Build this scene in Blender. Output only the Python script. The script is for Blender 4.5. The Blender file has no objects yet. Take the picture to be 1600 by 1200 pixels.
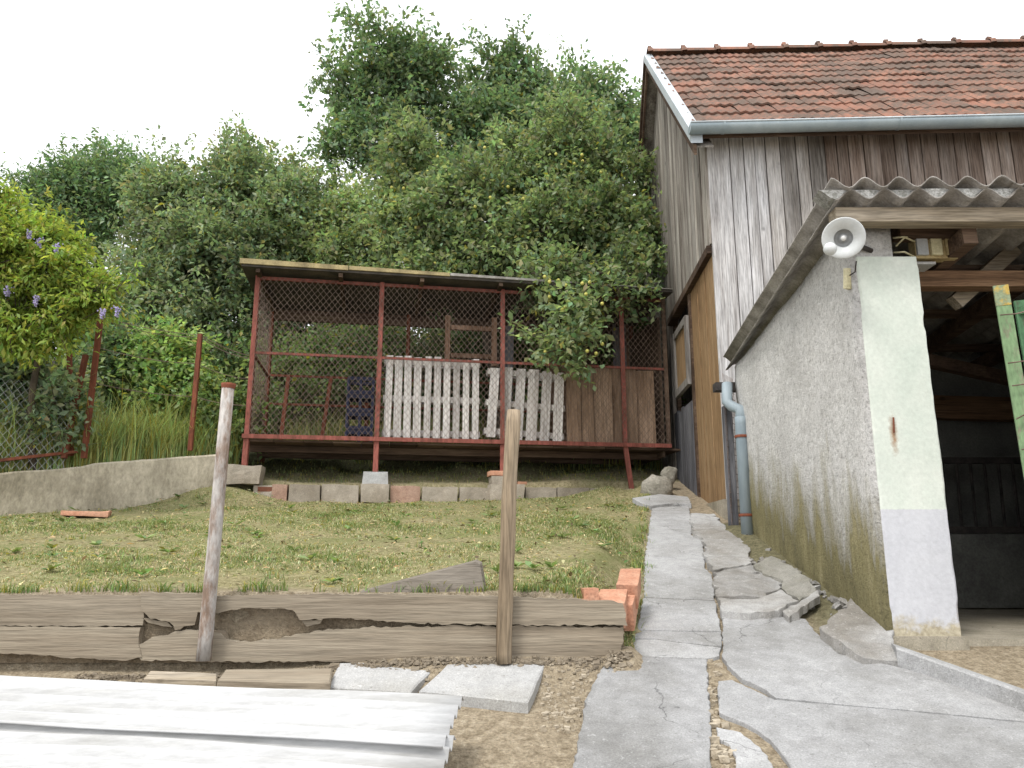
import bpy, math, random
import numpy as np
from mathutils import Vector, Matrix, noise

# ------------------------------------------------------------------ camera, sky, sun, exposure
scene = bpy.context.scene
C = scene.collection
EYE = 1.5
PITCH = math.radians(12.0)
FPX = 1200.0                                   # focal length in pixels of the 1600 px wide photograph
cam_d = bpy.data.cameras.new('camera')
cam_d.sensor_width = 36.0
cam_d.lens = 36.0 * FPX / 1600.0
cam_d.clip_start = 0.05
cam_d.clip_end = 600.0
cam = bpy.data.objects.new('camera', cam_d)
C.objects.link(cam)
cam.location = (0, 0, EYE)
cam.rotation_euler = (math.radians(90) + PITCH, 0, 0)
scene.camera = cam

SUN_EL, SUN_AZ = math.radians(58), math.radians(215)      # azimuth clockwise from +Y: behind the camera, to the left
world = bpy.data.worlds.new('World')
scene.world = world
world.use_nodes = True
wn = world.node_tree
bg = wn.nodes['Background']
sky = wn.nodes.new('ShaderNodeTexSky')
sky.sky_type = 'NISHITA'
sky.sun_disc = False
sky.sun_elevation = SUN_EL
sky.sun_rotation = SUN_AZ
sky.air_density = 1.0
sky.dust_density = 5.0
hs = wn.nodes.new('ShaderNodeHueSaturation')              # overcast: the blue is taken out of the sky
hs.inputs['Saturation'].default_value = 0.12
wn.links.new(sky.outputs['Color'], hs.inputs['Color'])
mx = wn.nodes.new('ShaderNodeMix')
mx.data_type = 'RGBA'
mx.inputs['Factor'].default_value = 0.8
mx.inputs['B'].default_value = (8.6, 8.75, 9.0, 1)        # an even cloud layer
wn.links.new(hs.outputs['Color'], mx.inputs['A'])
wn.links.new(mx.outputs['Result'], bg.inputs['Color'])
bg.inputs['Strength'].default_value = 0.13

sun_d = bpy.data.lights.new('sun', 'SUN')
sun_d.energy = 1.5
sun_d.angle = math.radians(14)
sun_d.color = (1.0, 0.96, 0.9)
sun = bpy.data.objects.new('sun', sun_d)
C.objects.link(sun)
sdir = Vector((math.sin(SUN_AZ) * math.cos(SUN_EL), math.cos(SUN_AZ) * math.cos(SUN_EL), math.sin(SUN_EL)))
sun.rotation_euler = sdir.to_track_quat('Z', 'Y').to_euler()
sun.location = (-6, -8, 14)

scene.view_settings.view_transform = 'Standard'
scene.view_settings.look = 'None'
scene.view_settings.exposure = 0.72
scene.view_settings.gamma = 1.0
scene.cycles.max_bounces = 8
scene.cycles.transparent_max_bounces = 8

# ------------------------------------------------------------------ measuring helpers
CP, SP = math.cos(PITCH), math.sin(PITCH)


def ray(u, v):
    k = 600 - v
    return (u - 800.0, FPX * CP - k * SP, FPX * SP + k * CP)


def P(u, v, Y):
    """the point seen at (u, v) of the photograph that lies Y metres in front of the camera"""
    a, b, c = ray(u, v)
    t = Y / b
    return Vector((a * t, Y, EYE + c * t))


def G(u, v, off=0.0):
    """the point of the sloping yard seen at (u, v)"""
    a, b, c = ray(u, v)
    t = (EYE - 0.04 - off) / (0.23 * b - c)
    return Vector((a * t, b * t, EYE + c * t))


def yard(y):
    return 0.04 + 0.23 * y


def lawn(y):
    return 0.68 + 0.146 * y


def sstep(a, b, x):
    t = min(1.0, max(0.0, (x - a) / (b - a)))
    return t * t * (3 - 2 * t)


def nz(x, y, z=0.0):
    return noise.noise(Vector((x, y, z)))


# ------------------------------------------------------------------ materials
def nodes_of(name, rough=0.9, spec=0.2):
    m = bpy.data.materials.new(name)
    m.use_nodes = True
    nt = m.node_tree
    b = nt.nodes['Principled BSDF']
    b.inputs['Roughness'].default_value = rough
    b.inputs['Specular IOR Level'].default_value = spec
    return m, nt, b


def N(nt, kind, **kw):
    n = nt.nodes.new(kind)
    for k, v in kw.items():
        if k in n.inputs.keys():
            n.inputs[k].default_value = v
        else:
            setattr(n, k, v)
    return n


def L(nt, a, b):
    nt.links.new(a, b)


def coords(nt, scale=(1, 1, 1), rnd=0.0):
    tc = N(nt, 'ShaderNodeTexCoord')
    mp = N(nt, 'ShaderNodeMapping')
    mp.inputs['Scale'].default_value = scale
    if rnd:
        oi = N(nt, 'ShaderNodeObjectInfo')
        ml = N(nt, 'ShaderNodeMath', operation='MULTIPLY')
        ml.inputs[1].default_value = rnd
        L(nt, oi.outputs['Random'], ml.inputs[0])
        cb = N(nt, 'ShaderNodeCombineXYZ')
        for i in range(3):
            L(nt, ml.outputs[0], cb.inputs[i])
        ad = N(nt, 'ShaderNodeVectorMath', operation='ADD')
        L(nt, tc.outputs['Object'], ad.inputs[0])
        L(nt, cb.outputs[0], ad.inputs[1])
        L(nt, ad.outputs[0], mp.inputs['Vector'])
    else:
        L(nt, tc.outputs['Object'], mp.inputs['Vector'])
    return mp.outputs['Vector']


def ramp(nt, fac, stops, interp='LINEAR'):
    r = N(nt, 'ShaderNodeValToRGB')
    r.color_ramp.interpolation = interp
    el = r.color_ramp.elements
    while len(el) < len(stops):
        el.new(0.5)
    for e, (p, c) in zip(el, stops):
        e.position = p
        e.color = (c[0], c[1], c[2], 1) if not isinstance(c, (int, float)) else (c, c, c, 1)
    L(nt, fac, r.inputs['Fac'])
    return r.outputs['Color']


def mixc(nt, fac, a, b, blend='MIX'):
    m = N(nt, 'ShaderNodeMix', data_type='RGBA', blend_type=blend)
    for sock, v in (('Factor', fac), ('A', a), ('B', b)):
        if isinstance(v, (int, float)):
            m.inputs[sock].default_value = v
        elif isinstance(v, tuple):
            m.inputs[sock].default_value = (v[0], v[1], v[2], 1)
        else:
            L(nt, v, m.inputs[sock])
    return m.outputs['Result']


def fbm(nt, vec, scale, detail=6, rough=0.6, dist=0.0):
    n = N(nt, 'ShaderNodeTexNoise')
    n.inputs['Scale'].default_value = scale
    n.inputs['Detail'].default_value = detail
    n.inputs['Roughness'].default_value = rough
    n.inputs['Distortion'].default_value = dist
    L(nt, vec, n.inputs['Vector'])
    return n.outputs['Fac']


def bump(nt, bsdf, height, strength=0.4, dist=0.02):
    b = N(nt, 'ShaderNodeBump')
    b.inputs['Strength'].default_value = strength
    b.inputs['Distance'].default_value = dist
    L(nt, height, b.inputs['Height'])
    L(nt, b.outputs['Normal'], bsdf.inputs['Normal'])


def val_jitter(nt, col, amount, sat=1.0):
    oi = N(nt, 'ShaderNodeObjectInfo')
    mr = N(nt, 'ShaderNodeMapRange')
    mr.inputs['To Min'].default_value = 1 - amount
    mr.inputs['To Max'].default_value = 1 + amount
    L(nt, oi.outputs['Random'], mr.inputs['Value'])
    h = N(nt, 'ShaderNodeHueSaturation')
    h.inputs['Saturation'].default_value = sat
    L(nt, mr.outputs['Result'], h.inputs['Value'])
    L(nt, col, h.inputs['Color'])
    return h.outputs['Color']


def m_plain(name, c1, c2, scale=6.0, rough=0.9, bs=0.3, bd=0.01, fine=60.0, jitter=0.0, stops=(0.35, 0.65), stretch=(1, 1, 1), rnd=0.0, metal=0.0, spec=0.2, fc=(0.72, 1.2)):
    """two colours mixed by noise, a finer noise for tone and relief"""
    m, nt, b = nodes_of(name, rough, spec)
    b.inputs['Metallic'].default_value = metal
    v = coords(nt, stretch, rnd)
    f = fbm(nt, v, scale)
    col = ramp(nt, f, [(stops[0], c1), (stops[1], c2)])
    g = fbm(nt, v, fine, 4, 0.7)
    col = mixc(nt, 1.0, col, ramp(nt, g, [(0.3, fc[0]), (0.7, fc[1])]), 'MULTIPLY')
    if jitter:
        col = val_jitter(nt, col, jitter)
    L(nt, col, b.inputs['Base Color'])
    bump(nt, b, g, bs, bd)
    return m


def m_wood(name, stops, axis='z', grain=14.0, rough=0.85, jitter=0.25, knots=True, bs=0.5, across=1.0, gc=(0.5, 1.18)):
    """long grain along one axis, each board with a tone of its own"""
    m, nt, b = nodes_of(name, rough, 0.15)
    sc = {'x': (0.05, 1, 1), 'y': (1, 0.05, 1), 'z': (1, 1, 0.05)}[axis]
    v = coords(nt, sc, 37.0)
    f = fbm(nt, v, grain, 8, 0.65, 0.4)
    vb = coords(nt, tuple(0.45 if s < 0.5 else 1.6 for s in sc), 11.0)
    big = fbm(nt, vb, 1.3 * across, 4, 0.6)
    add = N(nt, 'ShaderNodeMath', operation='MULTIPLY_ADD')
    L(nt, big, add.inputs[0])
    add.inputs[1].default_value = 0.9
    sub = N(nt, 'ShaderNodeMath', operation='SUBTRACT')
    L(nt, f, sub.inputs[0])
    sub.inputs[1].default_value = 0.45
    L(nt, sub.outputs[0], add.inputs[2])
    col = ramp(nt, add.outputs[0], stops)
    fine = fbm(nt, v, grain * 6, 3, 0.7)
    col = mixc(nt, 1.0, col, ramp(nt, fine, [(0.3, gc[0]), (0.6, gc[1])]), 'MULTIPLY')
    if knots:
        vo = N(nt, 'ShaderNodeTexVoronoi')
        vo.inputs['Scale'].default_value = 2.6
        L(nt, coords(nt, tuple(0.7 if s < 0.5 else 1.0 for s in sc), 23.0), vo.inputs['Vector'])
        k = ramp(nt, vo.outputs['Distance'], [(0.03, 0.25), (0.075, 1.0)])
        col = mixc(nt, 1.0, col, k, 'MULTIPLY')
    col = val_jitter(nt, col, jitter)
    L(nt, col, b.inputs['Base Color'])
    hm = N(nt, 'ShaderNodeMath', operation='ADD')
    L(nt, f, hm.inputs[0])
    L(nt, fine, hm.inputs[1])
    bump(nt, b, hm.outputs[0], bs, 0.006)
    return m


def m_leaf(name, hue=0.5, sat=1.0, val=1.0, rough=0.42, trans=0.48):
    """leaf colour is stored per leaf, light passes through the blade"""
    m = bpy.data.materials.new(name)
    m.use_nodes = True
    nt = m.node_tree
    nt.nodes.clear()
    out = N(nt, 'ShaderNodeOutputMaterial')
    at = N(nt, 'ShaderNodeAttribute', attribute_name='leaf')
    h = N(nt, 'ShaderNodeHueSaturation')
    h.inputs['Hue'].default_value = hue
    h.inputs['Saturation'].default_value = sat
    h.inputs['Value'].default_value = val
    L(nt, at.outputs['Color'], h.inputs['Color'])
    d = N(nt, 'ShaderNodeBsdfPrincipled')
    d.inputs['Roughness'].default_value = rough
    d.inputs['Specular IOR Level'].default_value = 0.3
    L(nt, h.outputs['Color'], d.inputs['Base Color'])
    t = N(nt, 'ShaderNodeBsdfTranslucent')
    ty = mixc(nt, 1.0, h.outputs['Color'], (1.2, 1.25, 0.7), 'MULTIPLY')
    L(nt, ty, t.inputs['Color'])
    mx_ = N(nt, 'ShaderNodeMixShader')
    mx_.inputs['Fac'].default_value = trans
    L(nt, d.outputs[0], mx_.inputs[1])
    L(nt, t.outputs[0], mx_.inputs[2])
    L(nt, mx_.outputs[0], out.inputs['Surface'])
    return m


def m_ground():
    m, nt, b = nodes_of('earth_and_turf', 0.95, 0.1)
    v = coords(nt)
    at = N(nt, 'ShaderNodeAttribute', attribute_name='zone')
    sep = N(nt, 'ShaderNodeSeparateColor')
    L(nt, at.outputs['Color'], sep.inputs[0])
    f1 = fbm(nt, v, 2.2, 8, 0.65)
    f2 = fbm(nt, v, 26, 5, 0.7)
    f3 = fbm(nt, v, 90, 3, 0.7)
    soil = ramp(nt, f2, [(0.3, (0.19, 0.15, 0.1)), (0.55, (0.35, 0.29, 0.205)), (0.75, (0.5, 0.43, 0.325))])
    turf = ramp(nt, f2, [(0.28, (0.14, 0.125, 0.06)), (0.5, (0.3, 0.265, 0.14)), (0.72, (0.45, 0.4, 0.24))])
    turf = mixc(nt, ramp(nt, f1, [(0.42, 0.0), (0.62, 0.8)]), turf, (0.19, 0.21, 0.08))
    dark = ramp(nt, f2, [(0.3, (0.06, 0.06, 0.03)), (0.6, (0.14, 0.14, 0.07)), (0.8, (0.23, 0.2, 0.12))])
    col = mixc(nt, sep.outputs[0], soil, turf)
    col = mixc(nt, sep.outputs[1], col, dark)
    col = mixc(nt, 1.0, col, ramp(nt, f3, [(0.3, 0.65), (0.7, 1.25)]), 'MULTIPLY')
    L(nt, col, b.inputs['Base Color'])
    hm = N(nt, 'ShaderNodeMath', operation='ADD')
    L(nt, f2, hm.inputs[0])
    L(nt, f3, hm.inputs[1])
    bump(nt, b, hm.outputs[0], 0.7, 0.03)
    return m


def m_concrete(name, base=(0.4, 0.4, 0.4), stain=(0.24, 0.23, 0.2), jitter=0.06, cracks=True, rough=0.9, bs=0.45):
    m, nt, b = nodes_of(name, rough, 0.2)
    v = coords(nt)
    f1 = fbm(nt, v, 1.8, 8, 0.62)
    f2 = fbm(nt, v, 12, 6, 0.7)
    f3 = fbm(nt, v, 140, 3, 0.75)
    col = mixc(nt, ramp(nt, f1, [(0.42, 0.0), (0.66, 0.8)]), base, stain)
    spk = fbm(nt, v, 38, 3, 0.8)
    col = mixc(nt, ramp(nt, spk, [(0.6, 0.0), (0.68, 0.5)]), col, (base[0] * 1.45, base[1] * 1.45, base[2] * 1.43))
    col = mixc(nt, ramp(nt, spk, [(0.3, 0.55), (0.37, 0.0)]), col, (stain[0] * 0.6, stain[1] * 0.58, stain[2] * 0.5))
    col = mixc(nt, 1.0, col, ramp(nt, f2, [(0.25, 0.78), (0.75, 1.15)]), 'MULTIPLY')
    col = mixc(nt, 1.0, col, ramp(nt, f3, [(0.3, 0.72), (0.7, 1.2)]), 'MULTIPLY')
    if cracks:
        vo = N(nt, 'ShaderNodeTexVoronoi', feature='DISTANCE_TO_EDGE')
        vo.inputs['Scale'].default_value = 1.1
        wv = N(nt, 'ShaderNodeVectorMath', operation='ADD')
        nn = N(nt, 'ShaderNodeTexNoise')
        nn.inputs['Scale'].default_value = 5.0
        nn.inputs['Detail'].default_value = 5.0
        L(nt, v, nn.inputs['Vector'])
        sc = N(nt, 'ShaderNodeVectorMath', operation='SCALE')
        sc.inputs['Scale'].default_value = 0.35
        L(nt, nn.outputs['Color'], sc.inputs[0])
        L(nt, v, wv.inputs[0])
        L(nt, sc.outputs[0], wv.inputs[1])
        L(nt, wv.outputs[0], vo.inputs['Vector'])
        ck = ramp(nt, vo.outputs['Distance'], [(0.0, 0.45), (0.006, 1.0)])
        msk = ramp(nt, fbm(nt, v, 2.6, 2), [(0.5, 0.0), (0.6, 1.0)])
        ck = mixc(nt, msk, (1, 1, 1), ck)
        col = mixc(nt, 1.0, col, ck, 'MULTIPLY')
    col = val_jitter(nt, col, jitter)
    L(nt, col, b.inputs['Base Color'])
    hm = N(nt, 'ShaderNodeMath', operation='ADD')
    L(nt, f2, hm.inputs[0])
    L(nt, f3, hm.inputs[1])
    bump(nt, b, hm.outputs[0], bs, 0.008)
    return m


def m_roughcast():
    """grey roughcast render; moss and rising damp stain the foot of the wall"""
    m, nt, b = nodes_of('roughcast_render', 0.95, 0.1)
    tc = N(nt, 'ShaderNodeTexCoord')
    v = tc.outputs['Object']
    sp = N(nt, 'ShaderNodeSeparateXYZ')
    L(nt, v, sp.inputs[0])
    # height above the sloping yard (the shed's origin is at y 4.2, z 1.0)
    hy = N(nt, 'ShaderNodeMath', operation='MULTIPLY_ADD')
    L(nt, sp.outputs['Y'], hy.inputs[0])
    hy.inputs[1].default_value = -0.215
    L(nt, sp.outputs['Z'], hy.inputs[2])
    stv = N(nt, 'ShaderNodeMapping')
    stv.inputs['Scale'].default_value = (1, 1, 0.22)
    L(nt, v, stv.inputs['Vector'])
    st = fbm(nt, stv.outputs[0], 5.5, 8, 0.7)
    f0 = fbm(nt, v, 1.6, 6, 0.6)
    f1 = fbm(nt, v, 20, 7, 0.8)
    f2 = fbm(nt, v, 60, 4, 0.75)
    grey = ramp(nt, f1, [(0.29, (0.17, 0.162, 0.15)), (0.41, (0.5, 0.49, 0.47)), (0.65, (0.7, 0.69, 0.67))])
    grey = mixc(nt, ramp(nt, f0, [(0.4, 0.0), (0.7, 0.45)]), grey, (0.32, 0.31, 0.295))
    hh = N(nt, 'ShaderNodeMath', operation='MULTIPLY_ADD')
    L(nt, st, hh.inputs[0])
    hh.inputs[1].default_value = -1.5
    L(nt, hy.outputs[0], hh.inputs[2])
    moss = ramp(nt, st, [(0.3, (0.085, 0.075, 0.035)), (0.55, (0.2, 0.175, 0.08)), (0.75, (0.33, 0.29, 0.16))])
    fac = ramp(nt, hh.outputs[0], [(0.0, 1.0), (0.12, 0.0)])
    mr = N(nt, 'ShaderNodeMapRange')
    mr.inputs['From Min'].default_value = -0.4
    mr.inputs['From Max'].default_value = 0.1
    mr.inputs['To Min'].default_value = 0.95
    mr.inputs['To Max'].default_value = 0.0
    L(nt, hh.outputs[0], mr.inputs['Value'])
    col = mixc(nt, mr.outputs['Result'], grey, moss)
    pits = ramp(nt, f2, [(0.3, 0.55), (0.5, 1.08)])
    col = mixc(nt, 1.0, col, pits, 'MULTIPLY')
    L(nt, col, b.inputs['Base Color'])
    hm = N(nt, 'ShaderNodeMath', operation='ADD')
    L(nt, f1, hm.inputs[0])
    L(nt, f2, hm.inputs[1])
    bump(nt, b, hm.outputs[0], 0.8, 0.02)
    return m


def m_pillar():
    """mint limewash above a lavender grey dado, bare cement at the foot"""
    m, nt, b = nodes_of('painted_render', 0.85, 0.2)
    tc = N(nt, 'ShaderNodeTexCoord')
    v = tc.outputs['Object']
    sp = N(nt, 'ShaderNodeSeparateXYZ')
    L(nt, v, sp.inputs[0])
    f1 = fbm(nt, v, 3, 6, 0.6)
    f2 = fbm(nt, v, 40, 5, 0.7)
    mint = ramp(nt, f1, [(0.35, (0.5, 0.55, 0.49)), (0.65, (0.6, 0.63, 0.57))])
    lav = ramp(nt, f1, [(0.3, (0.46, 0.465, 0.495)), (0.7, (0.55, 0.555, 0.58))])
    zj = N(nt, 'ShaderNodeMath', operation='MULTIPLY_ADD')
    L(nt, f2, zj.inputs[0])
    zj.inputs[1].default_value = 0.012
    L(nt, sp.outputs['Z'], zj.inputs[2])
    st = N(nt, 'ShaderNodeMath', operation='GREATER_THAN')
    st.inputs[1].default_value = 0.706
    L(nt, zj.outputs[0], st.inputs[0])
    col = mixc(nt, st.outputs[0], lav, mint)
    zb = N(nt, 'ShaderNodeMath', operation='MULTIPLY_ADD')
    L(nt, fbm(nt, v, 9, 6, 0.7), zb.inputs[0])
    zb.inputs[1].default_value = -0.42
    L(nt, sp.outputs['Z'], zb.inputs[2])
    bare = ramp(nt, zb.outputs[0], [(0.0, 1.0), (0.05, 0.0)])
    neg = N(nt, 'ShaderNodeMapRange')
    neg.inputs['From Min'].default_value = -0.14
    neg.inputs['From Max'].default_value = -0.06
    neg.inputs['To Min'].default_value = 1.0
    neg.inputs['To Max'].default_value = 0.0
    L(nt, zb.outputs[0], neg.inputs['Value'])
    cement = ramp(nt, f2, [(0.3, (0.3, 0.26, 0.18)), (0.7, (0.5, 0.45, 0.34))])
    col = mixc(nt, neg.outputs['Result'], col, cement)
    col = mixc(nt, 1.0, col, ramp(nt, f2, [(0.25, 0.86), (0.7, 1.05)]), 'MULTIPLY')
    sv = N(nt, 'ShaderNodeVectorMath', operation='SUBTRACT')
    L(nt, v, sv.inputs[0])
    sv.inputs[1].default_value = (0.122, 0.0, 1.11)
    sm_ = N(nt, 'ShaderNodeVectorMath', operation='MULTIPLY')
    L(nt, sv.outputs[0], sm_.inputs[0])
    sm_.inputs[1].default_value = (38.0, 0.0, 7.5)
    ln_ = N(nt, 'ShaderNodeVectorMath', operation='LENGTH')
    L(nt, sm_.outputs[0], ln_.inputs[0])
    ad_ = N(nt, 'ShaderNodeMath', operation='MULTIPLY_ADD')
    L(nt, f2, ad_.inputs[0])
    ad_.inputs[1].default_value = 1.2
    L(nt, ln_.outputs['Value'], ad_.inputs[2])
    stain = ramp(nt, ad_.outputs[0], [(0.75, 0.85), (1.0, 0.0)])
    dv_ = N(nt, 'ShaderNodeMath', operation='MULTIPLY')
    dv_.inputs[1].default_value = 0.6
    L(nt, ad_.outputs[0], dv_.inputs[0])
    stain = ramp(nt, dv_.outputs[0], [(0.45, 0.85), (0.95, 0.0)])
    col = mixc(nt, stain, col, (0.26, 0.13, 0.05))
    L(nt, col, b.inputs['Base Color'])
    bump(nt, b, f2, 0.25, 0.006)
    return m


def m_rust_paint(name, paint, rust=(0.14, 0.05, 0.025), lo=0.42, hi=0.55, rough=0.75, stretch=(1, 1, 0.3)):
    m, nt, b = nodes_of(name, rough, 0.25)
    v = coords(nt, stretch)
    f = fbm(nt, v, 14, 8, 0.7)
    col = ramp(nt, f, [(lo, rust), (hi, paint)])
    g = fbm(nt, v, 70, 3)
    col = mixc(nt, 1.0, col, ramp(nt, g, [(0.3, 0.7), (0.7, 1.15)]), 'MULTIPLY')
    L(nt, col, b.inputs['Base Color'])
    bump(nt, b, f, 0.3, 0.004)
    return m


def m_tile():
    """fired clay, each tile its own shade, black lichen in patches over the whole slope"""
    m, nt, b = nodes_of('clay_roof_tile', 0.9, 0.15)
    oi = N(nt, 'ShaderNodeObjectInfo')
    geo = N(nt, 'ShaderNodeNewGeometry')
    f = fbm(nt, geo.outputs['Position'], 2.0, 6, 0.7)
    f2 = fbm(nt, geo.outputs['Position'], 16, 6, 0.7)
    clay = ramp(nt, oi.outputs['Random'], [(0.0, (0.22, 0.115, 0.085)), (0.35, (0.3, 0.15, 0.105)), (0.7, (0.36, 0.185, 0.13)), (1.0, (0.21, 0.125, 0.1))])
    s = N(nt, 'ShaderNodeMath', operation='MULTIPLY_ADD')
    L(nt, f2, s.inputs[0])
    s.inputs[1].default_value = 0.7
    L(nt, f, s.inputs[2])
    s2 = N(nt, 'ShaderNodeMath', operation='MULTIPLY_ADD')
    L(nt, oi.outputs['Random'], s2.inputs[0])
    s2.inputs[1].default_value = 0.16
    L(nt, s.outputs[0], s2.inputs[2])
    lich = ramp(nt, s2.outputs[0], [(0.76, 0.0), (1.1, 0.85)])
    col = mixc(nt, lich, clay, (0.1, 0.085, 0.07))
    col = mixc(nt, 1.0, col, ramp(nt, f2, [(0.3, 0.7), (0.7, 1.2)]), 'MULTIPLY')
    L(nt, col, b.inputs['Base Color'])
    bump(nt, b, f2, 0.3, 0.01)
    return m


M = {}
M['ground'] = m_ground()
M['concrete'] = m_concrete('weathered_concrete', (0.36, 0.36, 0.36), (0.21, 0.206, 0.195), 0.12)
M['concrete_rough'] = m_concrete('broken_rough_concrete', (0.4, 0.395, 0.385), (0.21, 0.19, 0.16), 0.1, False, 0.95, 0.9)
M['concrete_mossy'] = m_concrete('mossy_broken_concrete', (0.28, 0.27, 0.24), (0.13, 0.12, 0.08), 0.1, False, 0.95, 0.9)
M['concrete_old'] = m_concrete('old_stained_concrete', (0.36, 0.325, 0.26), (0.19, 0.17, 0.12), 0.05, True)
M['concrete_block'] = m_concrete('concrete_block', (0.38, 0.335, 0.275), (0.25, 0.21, 0.16), 0.1, False)
M['wall_old'] = m_plain('streaked_old_concrete', (0.24, 0.21, 0.15), (0.54, 0.48, 0.37), 2.6, 0.95, 0.6, 0.012, 30, stops=(0.3, 0.62), stretch=(1, 1, 0.55), fc=(0.68, 1.15))
M['roughcast'] = m_roughcast()
M['pillar'] = m_pillar()
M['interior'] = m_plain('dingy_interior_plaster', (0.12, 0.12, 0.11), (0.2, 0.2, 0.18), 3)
M['barn_grey'] = m_wood('silvered_barn_board', [(0.2, (0.08, 0.068, 0.058)), (0.4, (0.215, 0.195, 0.175)), (0.6, (0.35, 0.33, 0.31)), (0.85, (0.48, 0.465, 0.455))])
M['barn_pale'] = m_wood('bleached_barn_board', [(0.2, (0.15, 0.135, 0.125)), (0.38, (0.34, 0.325, 0.315)), (0.58, (0.5, 0.49, 0.485)), (0.85, (0.6, 0.595, 0.6))], jitter=0.16)
M['barn_brown'] = m_wood('brown_barn_board', [(0.2, (0.06, 0.042, 0.032)), (0.42, (0.15, 0.112, 0.09)), (0.62, (0.23, 0.188, 0.16)), (0.85, (0.33, 0.29, 0.265))])
M['barn_gable'] = m_wood('gable_barn_board', [(0.22, (0.08, 0.068, 0.056)), (0.42, (0.2, 0.175, 0.15)), (0.62, (0.32, 0.295, 0.26)), (0.85, (0.43, 0.4, 0.36))], jitter=0.32)
M['ply'] = m_wood('brown_hardboard_panel', [(0.2, (0.15, 0.09, 0.045)), (0.5, (0.26, 0.165, 0.085)), (0.8, (0.34, 0.24, 0.14))], jitter=0.05, knots=False)
M['door_grey'] = m_wood('dark_grey_door_board', [(0.2, (0.05, 0.05, 0.055)), (0.5, (0.11, 0.11, 0.12)), (0.8, (0.2, 0.2, 0.21))], jitter=0.2, knots=False)
M['dark_wood'] = m_wood('dark_old_timber', [(0.2, (0.03, 0.02, 0.014)), (0.5, (0.085, 0.055, 0.038)), (0.8, (0.16, 0.115, 0.08))], 'x', jitter=0.2, knots=False)
M['beam_pale'] = m_wood('weathered_wall_plate', [(0.2, (0.12, 0.095, 0.065)), (0.5, (0.27, 0.225, 0.165)), (0.8, (0.42, 0.37, 0.3))], 'x', jitter=0.1)
M['beam_red'] = m_wood('reddish_tie_beam', [(0.2, (0.07, 0.04, 0.022)), (0.5, (0.17, 0.1, 0.058)), (0.8, (0.27, 0.17, 0.1))], 'x', jitter=0.1)
M['rot_plank'] = m_wood('rotten_plank', [(0.15, (0.14, 0.112, 0.08)), (0.42, (0.235, 0.195, 0.145)), (0.68, (0.305, 0.262, 0.2)), (0.9, (0.36, 0.315, 0.25))], 'x', jitter=0.08, knots=False, bs=0.8, gc=(0.72, 1.1))
M['board_grey'] = m_wood('grey_weathered_board', [(0.2, (0.09, 0.075, 0.06)), (0.5, (0.17, 0.148, 0.122)), (0.8, (0.25, 0.225, 0.19))], 'x', jitter=0.02, knots=False, bs=0.8, gc=(0.7, 1.1))
M['pole_wood'] = m_wood('weathered_pole', [(0.2, (0.11, 0.08, 0.05)), (0.5, (0.24, 0.185, 0.125)), (0.8, (0.36, 0.29, 0.21))], 'z', jitter=0.02, bs=0.9)
M['pallet'] = m_wood('whitewashed_pallet_wood', [(0.2, (0.3, 0.27, 0.245)), (0.5, (0.5, 0.47, 0.44)), (0.8, (0.62, 0.6, 0.57))], 'z', jitter=0.14, knots=False)
M['plank_tan'] = m_wood('tan_planks', [(0.2, (0.15, 0.095, 0.06)), (0.5, (0.29, 0.195, 0.13)), (0.8, (0.4, 0.29, 0.21))], 'z', jitter=0.16)
M['plank_brown'] = m_wood('brown_coop_wood', [(0.2, (0.06, 0.035, 0.022)), (0.5, (0.16, 0.095, 0.062)), (0.8, (0.27, 0.18, 0.13))], 'z', jitter=0.2)
M['red_steel'] = m_rust_paint('faded_red_primer_steel', (0.27, 0.085, 0.065), (0.13, 0.045, 0.03), 0.35, 0.6)
M['rust'] = m_rust_paint('rusty_iron', (0.24, 0.075, 0.04), (0.1, 0.035, 0.02), 0.3, 0.65)
M['white_pipe'] = m_rust_paint('peeling_white_paint_pipe', (0.42, 0.395, 0.37), (0.22, 0.155, 0.115), 0.4, 0.56)
M['green_paint'] = m_rust_paint('flaking_green_paint', (0.17, 0.26, 0.135), (0.2, 0.18, 0.13), 0.42, 0.5)
M['green_dark'] = m_rust_paint('old_green_paint', (0.07, 0.16, 0.08), (0.08, 0.08, 0.05), 0.38, 0.46)
M['yellow_paint'] = m_plain('chipped_yellow_paint', (0.22, 0.26, 0.16), (0.42, 0.3, 0.08), 22, stops=(0.5, 0.6))
M['galv'] = m_plain('galvanised_gutter', (0.28, 0.34, 0.37), (0.38, 0.44, 0.46), 3, 0.45, 0.1, 0.003, 40, metal=0.35, spec=0.4, fc=(0.92, 1.05))
M['flash'] = m_plain('pale_verge_flashing', (0.4, 0.44, 0.47), (0.5, 0.54, 0.56), 3, 0.5, 0.1, 0.003, 40, metal=0.2, spec=0.4, fc=(0.92, 1.05))
M['pipe_blue'] = m_plain('pale_blue_downpipe', (0.2, 0.25, 0.28), (0.31, 0.36, 0.385), 4, 0.5, 0.1, 0.003, 30, stretch=(1, 1, 0.2), fc=(0.92, 1.05))
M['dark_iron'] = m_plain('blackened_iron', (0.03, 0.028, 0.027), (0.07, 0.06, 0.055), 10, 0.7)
M['wire'] = m_plain('dull_wire', (0.11, 0.075, 0.058), (0.19, 0.14, 0.11), 8, 0.6)
M['enamel'] = m_plain('white_enamel', (0.52, 0.54, 0.54), (0.6, 0.62, 0.61), 5, 0.35, 0.05, 0.002, spec=0.5, fc=(0.92, 1.05))
M['lamp_grey'] = m_plain('grey_porcelain', (0.32, 0.33, 0.33), (0.45, 0.46, 0.46), 8, 0.4, fc=(0.92, 1.05))
M['cream'] = m_plain('yellowed_cream_plastic', (0.48, 0.44, 0.27), (0.6, 0.55, 0.36), 10, 0.5)
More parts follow.
